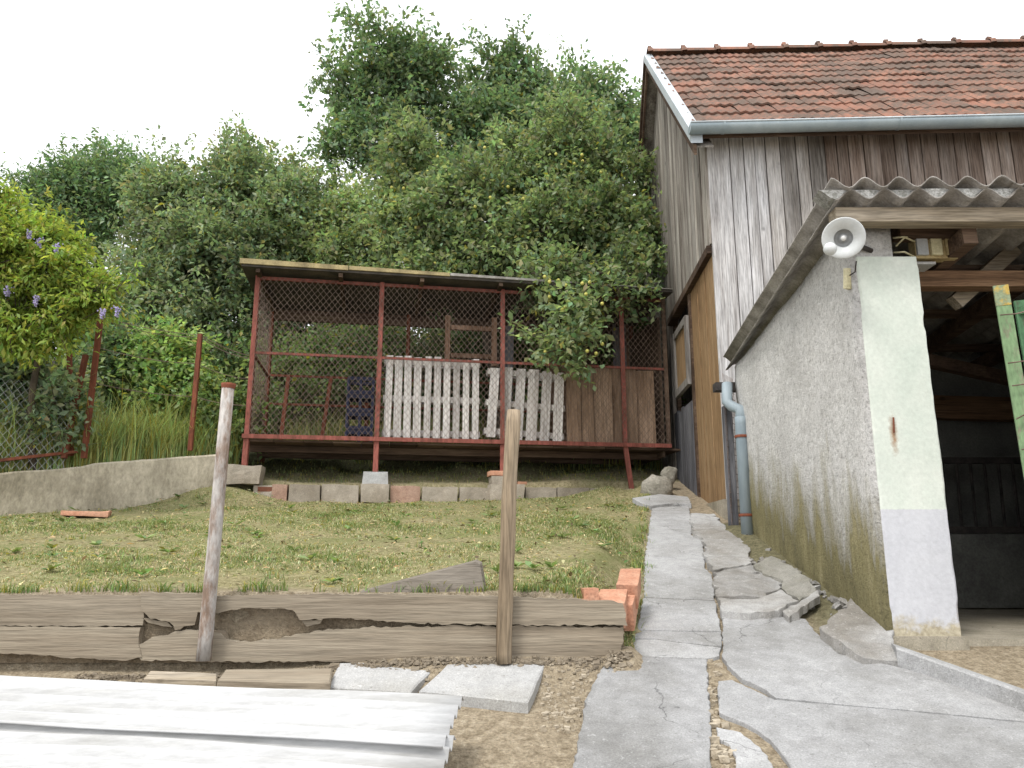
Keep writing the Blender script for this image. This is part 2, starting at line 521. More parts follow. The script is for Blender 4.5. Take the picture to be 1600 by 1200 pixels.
M['box_brown'] = m_plain('stained_fuse_box', (0.26, 0.19, 0.09), (0.42, 0.34, 0.18), 14, 0.6)
M['fibre'] = m_plain('grey_fibre_cement', (0.2, 0.185, 0.165), (0.38, 0.36, 0.335), 7, 0.95, 0.6, 0.01, 60)
M['fibre_white'] = m_plain('pale_fibre_cement', (0.34, 0.335, 0.32), (0.47, 0.472, 0.472), 9, stretch=(0.12, 1, 1), stops=(0.3, 0.55), rough=0.9, bs=0.3, bd=0.004, fine=90, fc=(0.86, 1.08))
M['mortar'] = m_plain('lichen_mortar', (0.22, 0.22, 0.2), (0.5, 0.5, 0.49), 34, 0.95, 0.8, 0.02, 90)
M['mossroof'] = m_plain('mossy_roof_sheet', (0.2, 0.16, 0.09), (0.4, 0.325, 0.17), 5, 0.95)
M['dark_sheet'] = m_plain('dark_roof_sheet', (0.05, 0.045, 0.04), (0.1, 0.085, 0.07), 5, 0.9)
M['brick'] = m_plain('orange_hollow_brick', (0.42, 0.2, 0.125), (0.54, 0.31, 0.21), 8, 0.9, 0.5, 0.008, 70, jitter=0.12)
M['brick_pale'] = m_plain('dusty_pale_brick', (0.32, 0.2, 0.145), (0.44, 0.3, 0.23), 8, 0.9, 0.5, 0.008, 70, jitter=0.1)
M['brick_hole'] = m_plain('brick_inside', (0.12, 0.05, 0.03), (0.2, 0.08, 0.05), 8)
M['slab_pale'] = m_concrete('pale_paving_slab', (0.45, 0.45, 0.445), (0.33, 0.32, 0.295), 0.05, False)
M['stone'] = m_plain('field_stone', (0.22, 0.205, 0.165), (0.4, 0.375, 0.32), 6, 0.95, 0.8, 0.03, 40)
M['sand_stone'] = m_plain('sandy_pebble', (0.3, 0.25, 0.18), (0.48, 0.42, 0.33), 20)
M['tile'] = m_tile()
M['bark'] = m_plain('bark', (0.05, 0.04, 0.03), (0.13, 0.105, 0.08), 12, 0.95, 0.8, 0.03, 50, stretch=(1, 1, 0.3))
M['blue_plastic'] = m_plain('blue_plastic', (0.014, 0.016, 0.035), (0.025, 0.03, 0.065), 5, 0.5)
M['fruit'] = m_plain('yellow_green_fruit', (0.42, 0.42, 0.1), (0.55, 0.5, 0.14), 6, 0.5)
M['petal'] = m_plain('lilac_petal', (0.32, 0.28, 0.5), (0.45, 0.4, 0.62), 9, 0.7)
M['leaf'] = m_leaf('foliage')
M['leaf_vine'] = m_leaf('vine_foliage', trans=0.5)
M['blade'] = m_leaf('grass_blade', trans=0.3, rough=0.7)
M['glass'] = m_plain('clear_bulb', (0.6, 0.6, 0.58), (0.7, 0.7, 0.68), 4, 0.15, 0.0, 0.001, spec=0.6, fc=(0.92, 1.05))


# ------------------------------------------------------------------ scene-graph helpers
ROOTM = {}


def tag(o, label=None, cat=None, group=None, kind=None):
    if label: o['label'] = label
    if cat: o['category'] = cat
    if group: o['group'] = group
    if kind: o['kind'] = kind
    return o


def thing(name, label, cat, loc=(0, 0, 0), rotz=0.0, group=None, kind=None):
    o = bpy.data.objects.new(name, None)
    C.objects.link(o)
    o.location = loc
    o.rotation_euler = (0, 0, rotz)
    o.empty_display_size = 0.2
    ROOTM[o.name] = Matrix.Translation(Vector(loc)) @ Matrix.Rotation(rotz, 4, 'Z')
    return tag(o, label, cat, group, kind)


def root_of(o):
    while o.parent is not None:
        o = o.parent
    return o


class MB:
    """collects shapes, given in world coordinates, into one mesh"""

    def __init__(self):
        self.v, self.f = [], []

    def add(self, vs, fs):
        n = len(self.v)
        self.v += [Vector(p) for p in vs]
        self.f += [tuple(i + n for i in f) for f in fs]
        return self

    def box(self, c, s, rz=0.0, rx=0.0, ry=0.0, jit=0.0):
        R = Matrix.Rotation(rz, 3, 'Z') @ Matrix.Rotation(ry, 3, 'Y') @ Matrix.Rotation(rx, 3, 'X')
        c = Vector(c)
        vs = []
        for k in range(8):
            p = Vector(((k & 1) - .5, ((k >> 1) & 1) - .5, ((k >> 2) & 1) - .5))
            p = Vector((p.x * s[0], p.y * s[1], p.z * s[2]))
            if jit:
                p += Vector((random.uniform(-jit, jit), random.uniform(-jit, jit), random.uniform(-jit, jit)))
            vs.append(c + R @ p)
        return self.add(vs, [(0, 2, 3, 1), (4, 5, 7, 6), (0, 1, 5, 4), (2, 6, 7, 3), (0, 4, 6, 2), (1, 3, 7, 5)])

    def bar(self, a, b, w, h, up=(0, 0, 1)):
        """a rectangular bar from a to b, w across and h along up"""
        a, b = Vector(a), Vector(b)
        d = (b - a).normalized()
        s = d.cross(Vector(up))
        if s.length < 0.25:
            s = d.cross(Vector((0, 1, 0)))
        s.normalize()
        t = s.cross(d).normalized()
        vs = []
        for p in (a, b):
            for i, j in ((-1, -1), (1, -1), (1, 1), (-1, 1)):
                vs.append(p + s * (i * w / 2) + t * (j * h / 2))
        return self.add(vs, [(0, 1, 2, 3), (7, 6, 5, 4), (0, 4, 5, 1), (1, 5, 6, 2), (2, 6, 7, 3), (3, 7, 4, 0)])

    def tube(self, pts, rad, n=8, cap=True):
        pts = [Vector(p) for p in pts]
        if isinstance(rad, (int, float)):
            rad = [rad] * len(pts)
        base = len(self.v)
        ref = Vector((0.3, 0.2, 1)).normalized()
        for i, p in enumerate(pts):
            d = (pts[min(i + 1, len(pts) - 1)] - pts[max(i - 1, 0)])
            d = d.normalized() if d.length > 1e-9 else Vector((0, 0, 1))
            s = d.cross(ref)
            if s.length < 0.05:
                s = d.cross(Vector((1, 0, 0)))
            s.normalize()
            t = d.cross(s)
            for k in range(n):
                a = 2 * math.pi * k / n
                self.v.append(p + (s * math.cos(a) + t * math.sin(a)) * rad[i])
        for i in range(len(pts) - 1):
            for k in range(n):
                a = base + i * n + k
                b = base + i * n + (k + 1) % n
                self.f.append((a, b, b + n, a + n))
        if cap:
            self.f.append(tuple(base + k for k in reversed(range(n))))
            self.f.append(tuple(base + (len(pts) - 1) * n + k for k in range(n)))
        return self

    def prism(self, poly, ext):
        """a polygon of points pushed along ext"""
        poly = [Vector(p) for p in poly]
        ext = Vector(ext)
        n = len(poly)
        vs = poly + [p + ext for p in poly]
        fs = [tuple(range(n)), tuple(reversed(range(n, 2 * n)))]
        fs += [(i, i + n, (i + 1) % n + n, (i + 1) % n) for i in range(n)]
        return self.add(vs, fs)

    def lathe(self, prof, c, axis, n=20):
        """prof: (radius, height along axis)"""
        axis = Vector(axis).normalized()
        s = axis.orthogonal().normalized()
        t = axis.cross(s)
        base = len(self.v)
        for r, h in prof:
            for k in range(n):
                a = 2 * math.pi * k / n
                self.v.append(Vector(c) + axis * h + (s * math.cos(a) + t * math.sin(a)) * r)
        for i in range(len(prof) - 1):
            for k in range(n):
                a = base + i * n + k
                b = base + i * n + (k + 1) % n
                self.f.append((a, b, b + n, a + n))
        return self

    def ball(self, c, r, n=8, m=6, sq=(1, 1, 1), nzamp=0.0, seed=0):
        base = len(self.v)
        c = Vector(c)
        for i in range(1, m):
            th = math.pi * i / m
            for k in range(n):
                a = 2 * math.pi * k / n
                d = Vector((math.sin(th) * math.cos(a), math.sin(th) * math.sin(a), math.cos(th)))
                q = 1 + nzamp * noise.noise(d * 1.7 + Vector((seed, seed * 2, 0)))
                self.v.append(c + Vector((d.x * sq[0], d.y * sq[1], d.z * sq[2])) * r * q)
        top = len(self.v); self.v.append(c + Vector((0, 0, r * sq[2])))
        bot = len(self.v); self.v.append(c - Vector((0, 0, r * sq[2])))
        for i in range(m - 2):
            for k in range(n):
                a = base + i * n + k
                b = base + i * n + (k + 1) % n
                self.f.append((a, a + n, b + n, b))
        for k in range(n):
            self.f.append((top, base + k, base + (k + 1) % n))
            q = base + (m - 2) * n
            self.f.append((bot, q + (k + 1) % n, q + k))
        return self

    def build(self, name, mat, parent=None, smooth=False):
        me = bpy.data.meshes.new(name)
        vs = self.v
        o = bpy.data.objects.new(name, me)
        if parent is not None:
            mi = ROOTM.get(root_of(parent).name)
            mi = mi.inverted() if mi is not None else Matrix.Translation(-root_of(parent).location)
            vs = [mi @ p for p in vs]
            o.parent = parent
        else:
            n = len(vs)
            c = Vector((sum(p.x for p in vs) / n, sum(p.y for p in vs) / n, min(p.z for p in vs)))
            vs = [p - c for p in vs]
            o.location = c
        me.from_pydata([tuple(p) for p in vs], [], self.f)
        me.materials.append(mat)
        if smooth:
            me.polygons.foreach_set('use_smooth', [True] * len(me.polygons))
        me.update()
        C.objects.link(o)
        return o


def jag(poly, step=0.06, amp=0.012, seed=0):
    """breaks a polygon's straight edges into slightly ragged ones (points with x, y, z)"""
    rnd = random.Random(seed)
    out = []
    n = len(poly)
    for i in range(n):
        a, b = Vector(poly[i]), Vector(poly[(i + 1) % n])
        k = max(1, int((b - a).length / step))
        d = (b - a)
        s = Vector((-d.y, d.x, 0))
        s = s.normalized() if s.length > 1e-6 else s
        for j in range(k):
            p = a.lerp(b, j / k)
            if j:
                p = p + s * rnd.uniform(-amp, amp)
            out.append(p)
    return out


def slab(poly, thick, name, mat, parent, step=0.07, amp=0.01, seed=0, bev=0.008, rough=0.0):
    """a flat piece with ragged edges and a worn arris; poly is its top outline"""
    top = jag(poly, step, amp, seed)
    n = len(top)
    c = sum(top, Vector()) / n
    ins = []
    for i, p in enumerate(top):
        a, b = top[i - 1], top[(i + 1) % n]
        t = (b - a)
        s = Vector((-t.y, t.x, 0)).normalized()
        area = sum(top[k].x * top[(k + 1) % n].y - top[(k + 1) % n].x * top[k].y for k in range(n))
        if area < 0:
            s = -s
        ins.append(p + s * bev)
    low = [p - Vector((0, 0, bev * 0.8)) for p in top]
    bot = [p - Vector((0, 0, thick)) for p in top]
    mb = MB()
    vs = ins + low + bot
    fs = [tuple(range(n))]
    for i in range(n):
        j = (i + 1) % n
        fs.append((i, i + n, j + n, j))
        fs.append((i + n, i + 2 * n, j + 2 * n, j + n))
    mb.add(vs, fs)
    o = mb.build(name, mat, parent)
    if rough:
        import bmesh
        bm = bmesh.new()
        bm.from_mesh(o.data)
        bmesh.ops.triangulate(bm, faces=[f for f in bm.faces if len(f.verts) > 4])
        bmesh.ops.subdivide_edges(bm, edges=[e for e in bm.edges if e.calc_length() > 0.06], cuts=3, use_grid_fill=True)
        for v_ in bm.verts:
            q = v_.co * 7 + Vector((seed, seed * 3, 0))
            v_.co += Vector((noise.noise(q + Vector((9, 0, 0))), noise.noise(q + Vector((0, 9, 0))), noise.noise(q) + 0.6 * noise.noise(q * 3))) * rough
        bm.to_mesh(o.data)
        bm.free()
    return o


def corrugated(o, du, dv, up, width, length, pitch, amp, thick=0.006, phase=0.0, sag=0.0, nper=8, nl=6, wob=0.0, seed=0):
    """wave runs across du, the sheet runs along dv"""
    du, dv, up, o = Vector(du).normalized(), Vector(dv).normalized(), Vector(up).normalized(), Vector(o)
    nu = int(width / pitch * nper)
    mb = MB()
    vs = []
    for side in (0, 1):
        for j in range(nl + 1):
            for i in range(nu + 1):
                s, t = width * i / nu, length * j / nl
                h = amp * math.cos(2 * math.pi * s / pitch + phase) - side * thick - sag * math.sin(math.pi * j / nl)
                h += wob * nz(s * 1.3 + seed, t * 1.3, seed)
                vs.append(o + du * s + dv * t + up * h)
    W = nu + 1
    fs = []
    K = W * (nl + 1)
    for j in range(nl):
        for i in range(nu):
            a = j * W + i
            fs.append((a, a + 1, a + W + 1, a + W))
            fs.append((K + a, K + a + W, K + a + W + 1, K + a + 1))
    for i in range(nu):
        fs.append((i, K + i, K + i + 1, i + 1))
        a = nl * W + i
        fs.append((a, a + 1, K + a + 1, K + a))
    for j in range(nl):
        a = j * W
        fs.append((a, a + W, K + a + W, K + a))
        a = j * W + nu
        fs.append((a, K + a, K + a + W, a + W))
    mb.add(vs, fs)
    return mb


# ------------------------------------------------------------------ the ground, one sheet
LAWN_Y = 4.06
WALL_A, WALL_B = Vector((-5.05, 7.7, 0)), Vector((-3.42, 9.05, 0))      # line of the concrete garden wall
WDIR = (WALL_B - WALL_A).normalized()
WNRM = Vector((-WDIR.y, WDIR.x, 0))                                     # away from the lawn


def shed_mask(x, y):
    return x > 2.1 and 4.3 < y < 6.9


def coop_y(x):
    return 9.0 + 0.1745 * (x + 3.13)


def path_left(y):
    return 0.66 + (y - 4.3) * 0.203


def H(x, y):
    """height of the earth and what grows on it: (z, turf, wild)"""
    zl = lawn(y)
    zy = yard(y) - (0.022 if x > path_left(y) - 0.12 else 0.05)
    turf = 0.0
    wild = 0.0
    xe = path_left(y)
    if y > LAWN_Y and x < xe:
        turf = sstep(LAWN_Y, LAWN_Y + 0.25, y)
        e = 1 - sstep(xe - 0.35, xe - 0.02, x)
        z = zl * e + (zy + 0.03) * (1 - e)
    else:
        z = zy
    # behind the kerb of blocks the bank under the coop rises, then the hillside
    yc = coop_y(x) + 0.08
    if y > yc and x < 2.2:
        zb = lawn(yc) + 0.19 + 0.33 * min(y - yc, 1.8) + 0.3 * max(0.0, min(y - yc - 1.8, 22)) + 0.1 * max(0, y - yc - 23.8)
        z = zb
        wild = sstep(yc + 0.1, yc + 0.8, y)
        turf = 0.6 * (1 - wild)
    elif y > 13:
        z = max(z, lawn(10.4) + 0.75 + 0.28 * min(y - 13, 18))
        wild = 1.0
    # terrace behind the concrete wall on the left
    d = (Vector((x, y, 0)) - WALL_A).dot(WNRM)
    s = (Vector((x, y, 0)) - WALL_A).dot(WDIR)
    if d > 0.1 and x < -2.9 and y > 5.0 and s < 2.4:
        zt = 2.19 + 0.13 * max(-1.0, min(s, 2.1)) + 0.1 * max(0, min(d, 14))
        z = max(z, zt) if y > yc else zt
        wild = 1.0
        turf = 0.0
    # earth heaped beside the first pier and the end of the wall
    z += 0.22 * math.exp(-(((x + 3.35) / 0.55) ** 2 + ((y - 8.85) / 0.45) ** 2)) if d < 0.1 else 0
    z += 0.16 * math.exp(-(((x - 1.15) / 0.5) ** 2 + ((y - 9.3) / 0.3) ** 2))
    # rubble and earth against the shed
    if 1.55 < x < 2.2 and 4.3 < y < 7.0:
        z += 0.07 * sstep(1.74, 1.96, x)
    if shed_mask(x, y):
        z = 0.9
    if y < LAWN_Y and y > 3.7 and x < 0.6:
        z += -0.02 * sstep(3.7, 3.9, y) + 0.085 * sstep(3.72, 3.98, y) * sstep(-1.5, -0.3, x)
    amp = 0.006 + 0.026 * turf + 0.12 * wild
    if 1.2 < x < 2.3 and 4.3 < y < 7.4:
        wild = 0.75 * sstep(1.55, 1.85, x)
    z += amp * (nz(x * 1.7, y * 1.7) + 0.5 * nz(x * 5, y * 5, 3))
    return z, turf, wild


def axis_lines(lo, hi, flo, fhi, fine, grow):
    out = [flo + fine * i for i in range(int(round((fhi - flo) / fine)) + 1)]
    s, p = fine, out[-1]
    while p < hi:
        s *= grow
        p += s
        out.append(p)
    s, p = fine, out[0]
    while p > lo:
        s *= grow
        p -= s
        out.insert(0, p)
    return out


gx = axis_lines(-260, 260, -6.0, 3.2, 0.075, 1.18)
gy = axis_lines(-60, 400, 2.0, 11.2, 0.07, 1.16)
gy = sorted([y for y in gy if abs(y - LAWN_Y) > 0.045] + [LAWN_Y - 0.012, LAWN_Y + 0.004])
gv, gz = [], []
for y in gy:
    for x in gx:
        z, t, w = H(x, y)
        gv.append((x, y, z))
        gz.append((t, w, 0, 1))
W_ = len(gx)
gf = [(j * W_ + i, j * W_ + i + 1, (j + 1) * W_ + i + 1, (j + 1) * W_ + i) for j in range(len(gy) - 1) for i in range(W_ - 1)]
gme = bpy.data.meshes.new('ground')
gme.from_pydata(gv, [], gf)
ca = gme.color_attributes.new('zone', 'FLOAT_COLOR', 'POINT')
ca.data.foreach_set('color', np.array(gz, dtype=np.float32).ravel())
gme.polygons.foreach_set('use_smooth', [True] * len(gme.polygons))
gme.materials.append(M['ground'])
ground = bpy.data.objects.new('ground', gme)
C.objects.link(ground)
tag(ground, 'sloping earth yard rising to a rough grass bank', kind='structure')

# ------------------------------------------------------------------ concrete path and broken paving
path = thing('concrete_path', 'cracked grey concrete path climbing to the barn', None, (1.0, 4.5, 1.0), kind='structure')


def gpoly(px, off=0.0, lifts=None):
    out = []
    for i, (u, v) in enumerate(px):
        l = lifts[i] if lifts else 0.0
        p = G(u, v, off)
        p.z += l
        out.append(p)
    return out


def paving(px, mat='concrete', off=0.0, thick=0.09, lifts=None, seed=0, amp=0.006, step=0.028):
    return slab(gpoly(px, off, lifts), thick, 'paving_slab', M[mat], path, step, amp, seed, 0.004, 0.0 if mat == 'concrete' else 0.014)


paving([(1019, 792), (1076, 791), (1080, 812), (1080, 836), (1097, 840), (1101, 887), (1112, 897), (1117, 937), (1006, 932), (1008, 870)], seed=1)
paving([(1005, 934), (1117, 939), (1127, 985), (993, 983), (1000, 966)], seed=2, off=0.012)
paving([(992, 985), (1127, 988), (1127, 1009), (1060, 1002), (1025, 997), (988, 996)], seed=3, off=0.002)
paving([(985, 999), (1025, 999), (1060, 1004), (1127, 1012), (1124, 1024), (1104, 1028), (985, 1024), (974, 1010)], seed=4, off=-0.004)
paving([(956, 1030), (985, 1026), (1104, 1030), (1108, 1100), (1110, 1160), (1113, 1260), (885, 1260), (916, 1090), (938, 1046)], seed=5)
paving([(1130, 964), (1206, 962), (1259, 967), (1274, 987), (1312, 1022), (1395, 1040), (1500, 1068), (1640, 1112), (1640, 1130), (1420, 1108), (1300, 1098), (1212, 1089), (1197, 1077), (1160, 1060), (1143, 1045), (1129, 1026)], seed=6, off=0.004)
paving([(1122, 1064), (1144, 1062), (1192, 1084), (1211, 1093), (1300, 1101), (1420, 1111), (1640, 1133), (1640, 1260), (1250, 1260), (1236, 1200), (1222, 1178), (1203, 1154), (1165, 1129), (1124, 1112)], seed=7)
paving([(1119, 1136), (1158, 1144), (1188, 1167), (1206, 1192), (1222, 1260), (1152, 1260), (1150, 1180), (1138, 1160), (1119, 1152)], seed=8, off=-0.006)
paving([(1080, 802), (1116, 803), (1136, 824), (1150, 838), (1170, 852), (1176, 880), (1142, 884), (1112, 890), (1101, 865), (1097, 838), (1083, 834)], 'concrete_rough', 0.03, 0.12, seed=9, amp=0.02, step=0.05)
paving([(1113, 893), (1142, 887), (1175, 884), (1200, 900), (1222, 911), (1207, 923), (1186, 931), (1122, 932), (1117, 905)], 'concrete_rough', 0.025, 0.12, seed=10, amp=0.02, step=0.05)
paving([(1121, 936), (1186, 935), (1220, 924), (1247, 945), (1218, 958), (1170, 962), (1127, 957)], 'concrete_rough', 0.03, 0.05, [0.0, 0.0, 0.01, 0.02, 0.025, 0.02, 0.012], seed=11, amp=0.015, step=0.05)
paving([(1222, 957), (1250, 941), (1278, 934), (1281, 944), (1252, 958), (1232, 966)], 'concrete_rough', 0.03, 0.05, [0.01, 0.02, 0.05, 0.06, 0.03, 0.01], seed=12, amp=0.012, step=0.04)
paving([(1178, 884), (1206, 880), (1240, 897), (1268, 920), (1277, 934), (1250, 940), (1226, 924), (1224, 908), (1202, 898)], 'concrete_mossy', 0.04, 0.14, [0.01, 0.05, 0.06, 0.06, 0.03, 0.01, 0.0, 0.0, 0.0], seed=13, amp=0.02, step=0.05)
paving([(1282, 990), (1310, 974), (1336, 952), (1362, 958), (1384, 976), (1398, 1006), (1402, 1030), (1350, 1030), (1322, 1017), (1300, 1004)], 'concrete_rough', 0.03, 0.07, [0.03, 0.05, 0.07, 0.06, 0.05, 0.02, 0.0, 0.0, 0.02, 0.03], seed=14, amp=0.018, step=0.05)
paving([(988, 778), (1030, 772), (1075, 776), (1080, 787), (1050, 786), (1016, 790), (1002, 786)], 'concrete', 0.03, 0.05, seed=15)

# small debris along the shed wall: chips nobody could count
rng = np.random.default_rng(5)
deb = MB()
for i in range(230):
    t = rng.random()
    u, v = 1178 + t * 215, 872 + t * 118
    p = G(u + rng.normal(0, 16) - 6, v + rng.normal(0, 9) + 4)
    if p.x > 1.97:
        continue
    r = abs(rng.normal(0.006, 0.009)) + 0.003
    h = H(p.x, p.y)[0]
    deb.box((p.x, p.y, max(h, yard(p.y) + 0.005) + r * 0.4), (r * 2.4, r * 1.8, r * 1.3), rng.random() * 6, rng.normal(0, .4), rng.normal(0, .4), r * 0.3)
sand = MB()
for i in range(380):                                     # pebbles on the sandy patch
    u, v = rng.uniform(845, 975), rng.uniform(1035, 1125)
    p = G(u, v)
    h = H(p.x, p.y)[0]
    r = abs(rng.normal(0.002, 0.003)) + 0.002
    sand.box((p.x, p.y, h + r * 0.5), (r * 2.4, r * 2, r * 1.4), rng.random() * 6, 0, 0, r * 0.3)
for i in range(110):
    s = rng.random()
    pu = [(1113, 1035), (1114, 1110), (1118, 1128), (1130, 1180)][rng.integers(4)]
    p = G(pu[0] + rng.normal(0, 9), pu[1] + rng.normal(0, 26))
    h = H(p.x, p.y)[0]
    r = abs(rng.normal(0.004, 0.005)) + 0.002
    sand.box((p.x, p.y, h + r * 0.5), (r * 2.4, r * 2, r * 1.4), rng.random() * 6, 0, 0, r * 0.3)
tag(sand.build('pebbles', M['sand_stone']), 'small sandy pebbles beside the path', 'pebbles', kind='stuff')
tag(deb.build('gravel', M['concrete_rough']), 'crumbled concrete chips and grit along the broken paving', 'gravel', kind='stuff')

# kerb in front of the shed doorway
kb = [G(1403, 1040), G(1500, 1076), G(1660, 1136)]
kerb = MB()
kv, kf = [], []
for p in kb:
    n = Vector((0.28, 0.96, 0)) * 0.13
    z = p.z
    for q, dz in ((p, -0.1), (p, 0.075), (p + Vector((0.004, 0.012, 0)), 0.085), (p + n, 0.09), (p + n, -0.1)):
        kv.append(Vector((q.x, q.y, z + dz)))
for i in range(len(kb) - 1):
    for k in range(4):
        a = i * 5 + k
        kf.append((a, a + 1, a + 6, a + 5))
kf += [(0, 1, 2, 3, 4), (14, 13, 12, 11, 10)]
kerb.add(kv, kf)
tag(kerb.build('kerb', M['concrete']), 'low concrete kerb below the shed pillar', kind='structure')

# ------------------------------------------------------------------ barn
BA = math.radians(-2.5)
BC = Vector((2.10, 7.6, 0))
barn = thing('barn', 'old timber barn with red tiled roof behind the shed', 'barn', (BC.x, BC.y, 1.7), BA)
BR = Matrix.Rotation(BA, 3, 'Z')


def BW(x, y, z):
    p = BR @ Vector((x, y, 0)) + BC
    return Vector((p.x, p.y, z))


EAVE_Z, EAVE_Y, RIDGE_Y = 5.72, -0.30, 2.70
RIDGE_Z = EAVE_Z + (RIDGE_Y - EAVE_Y)
BL, BD = 9.0, 5.4
rnd = random.Random(11)


def bbox(mb, x0, x1, y0, y1, z0, z1, zr=None):
    """box in barn axes; zr(y) optional sloping top along y"""
    t = (lambda y: z1) if zr is None else zr
    vs = [BW(x0, y0, z0), BW(x1, y0, z0), BW(x1, y1, z0), BW(x0, y1, z0), BW(x0, y0, t(y0)), BW(x1, y0, t(y0)), BW(x1, y1, t(y1)), BW(x0, y1, t(y1))]
    return mb.add(vs, [(0, 3, 2, 1), (4, 5, 6, 7), (0, 1, 5, 4), (1, 2, 6, 5), (2, 3, 7, 6), (3, 0, 4, 7)])


def roof_under(y):
    return RIDGE_Z - abs(y - RIDGE_Y) - 0.06


# front wall: dark backing and boards
fw = bbox(MB(), 0.03, BL, 0.035, 0.09, 1.2, 5.97).build('front_wall', M['dark_wood'], barn)
x = 0.0
i = 0
while x < 6.6:
    w = 0.245 if i == 0 else rnd.uniform(0.115, 0.175)
    mb = MB()
    j0, j1 = rnd.uniform(0, 0.014), rnd.uniform(0, 0.006)
    bbox(mb, x + rnd.uniform(0.003, 0.007), x + w - rnd.uniform(0.003, 0.009), -j0 - 0.006, 0.028, 1.45 + rnd.uniform(0, .1), 5.945)
    grey = rnd.random() < max(0.08, 0.8 - x * 0.6)
    mb.build('board', M['barn_pale' if x < 0.6 and rnd.random() < 2 else 'barn_grey' if grey or x < 1.1 else 'barn_brown'], fw)
    x += w
    i += 1
bbox(MB(), 6.6, BL, -0.01, 0.03, 1.4, 5.945).build('board', M['barn_brown'], fw)

# gable wall towards the coop, with a tall opening near the corner
DZ0, DZ1, DY0, DY1 = 2.02, 4.62, 0.03, 2.75
gw = MB()
bbox(gw, 0.05, 0.1, DY1, BD, 1.6, 0, lambda y: roof_under(y) - 0.02)
bbox(gw, 0.05, 0.1, 0.1, DY1, DZ1, 0, lambda y: roof_under(y) - 0.02)
gw = gw.build('gable_wall', M['dark_wood'], barn)
y = 0.0
while y < BD - 0.05:
    w = rnd.uniform(0.12, 0.2)
    w = min(w, BD - y)
    z0 = DZ1 if y + w / 2 < DY1 else 1.7
    mb = MB()
    o = rnd.uniform(0, 0.016)
    bbox(mb, -0.004 - o, 0.04, y + 0.004, y + w - 0.004, z0 + rnd.uniform(-.01, .015), 0, lambda q: roof_under(q) - 0.01)
    mb.build('board', M['barn_gable'], gw)
    y += w
bbox(MB(), 0.12, BL, BD - 0.1, BD, 1.6, 5.8).build('rear_wall', M['barn_gable'], barn)
# right end closed
bbox(MB(), BL - 0.06, BL, 0.1, BD - 0.12, 1.2, 0, lambda q: roof_under(q) - 0.02).build('far_gable', M['barn_gable'], barn)

# opening: jambs, lintel, dark inside, panel, flap, lower door
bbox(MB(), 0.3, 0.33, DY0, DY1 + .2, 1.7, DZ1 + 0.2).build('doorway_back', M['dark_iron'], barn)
bbox(MB(), -0.045, 0.06, 0.02, DY1, DZ1 - 0.09, DZ1 - 0.004).build('lintel', M['dark_wood'], barn)
pl = bbox(MB(), 0.012, 0.04, 0.035, 1.3, DZ0 - 0.05, DZ1 - 0.1).build('door_panel', M['ply'], barn)
for yy in (0.45, 0.88):
    bbox(MB(), 0.004, 0.011, yy, yy + 0.012, DZ0, DZ1 - 0.12).build('joint_strip', M['ply'], pl)
bbox(MB(), -0.01, 0.05, 1.3, 1.39, DZ0 - .05, DZ1 - 0.1).build('door_post', M['dark_wood'], barn)
fl = MB()
fy0, fy1, fz0, fz1 = 1.42, 2.35, 3.42, 4.28
for (a, b, c, d) in ((fy0, fy1, fz1 - 0.09, fz1), (fy0, fy1, fz0, fz0 + 0.09), (fy0, fy0 + 0.09, fz0 + 0.09, fz1 - 0.09), (fy1 - 0.09, fy1, fz0 + 0.09, fz1 - 0.09)):
    bbox(fl, -0.05, 0.0, a, b, c, d)
fl = fl.build('hatch_frame', M['barn_grey'], barn)
bbox(MB(), -0.025, -0.01, fy0 + 0.09, fy1 - 0.09, fz0 + 0.09, fz1 - 0.09).build('hatch_board', M['ply'], fl)
gd = bbox(MB(), 0.03, 0.05, 1.41, 2.7, 2.1, 3.2).build('stable_door', M['dark_wood'], barn)
yy = 1.41
while yy < 2.65:
    w = rnd.uniform(0.12, 0.17)
    bbox(MB(), -0.012 - rnd.uniform(0, .006), 0.026, yy + .003, min(yy + w, 2.7) - .004, DZ0 + rnd.uniform(-.03, .03), 3.24 + rnd.uniform(-.03, .03)).build('plank', M['door_grey'], gd)
    yy += w
bbox(MB(), -0.03, 0.3, -0.02, 1.35, 1.35, DZ0 - 0.06).build('plinth', M['concrete_old'], barn)
bbox(MB(), 0.0, 0.3, 1.37, BD, 1.35, DZ0 - 0.04).build('plinth', M['concrete_old'], barn)
bbox(MB(), 0.02, 6.5, -0.035, 0.033, 1.3, 1.75).build('plinth', M['concrete_old'], barn)

# roof deck, tiles, ridge
rf = MB()
xl, xr = -0.2, BL + 0.2
for (a, b) in ((EAVE_Y, RIDGE_Y), (2 * RIDGE_Y - EAVE_Y, RIDGE_Y)):
    za = EAVE_Z
    rf.prism([BW(xl, a, za - 0.05), BW(xr, a, za - 0.05), BW(xr, b, RIDGE_Z - 0.05), BW(xl, b, RIDGE_Z - 0.05)], (0, 0, 0.05))
roof = rf.build('roof', M['dark_wood'], barn)

TW, TE, NC = 0.212, 0.354, 12


def tile_mesh():
    n = 12
    vs, fs = [], []
    for (yy, dz) in ((0.0, -0.024), (0.0, 0.0), (0.425, 0.0)):
        for k in range(n + 1):
            xx = TW * 1.06 * k / n
            z = 0.018 * (0.5 - 0.5 * math.cos(4 * math.pi * k / n)) ** 1.2
            if yy == 0.0:
                e = 0.02 * (0.5 + 0.5 * math.cos(4 * math.pi * k / n))
                vs.append((xx, e * 0.7, z + dz))
            else:
                vs.append((xx, yy, z + dz))
    for r in range(2):
        for k in range(n):
            a = r * (n + 1) + k
            fs.append((a, a + 1, a + n + 2, a + n + 1))
    me = bpy.data.meshes.new('roof_tile')
    me.from_pydata(vs, [], fs)
    me.materials.append(M['tile'])
    return me


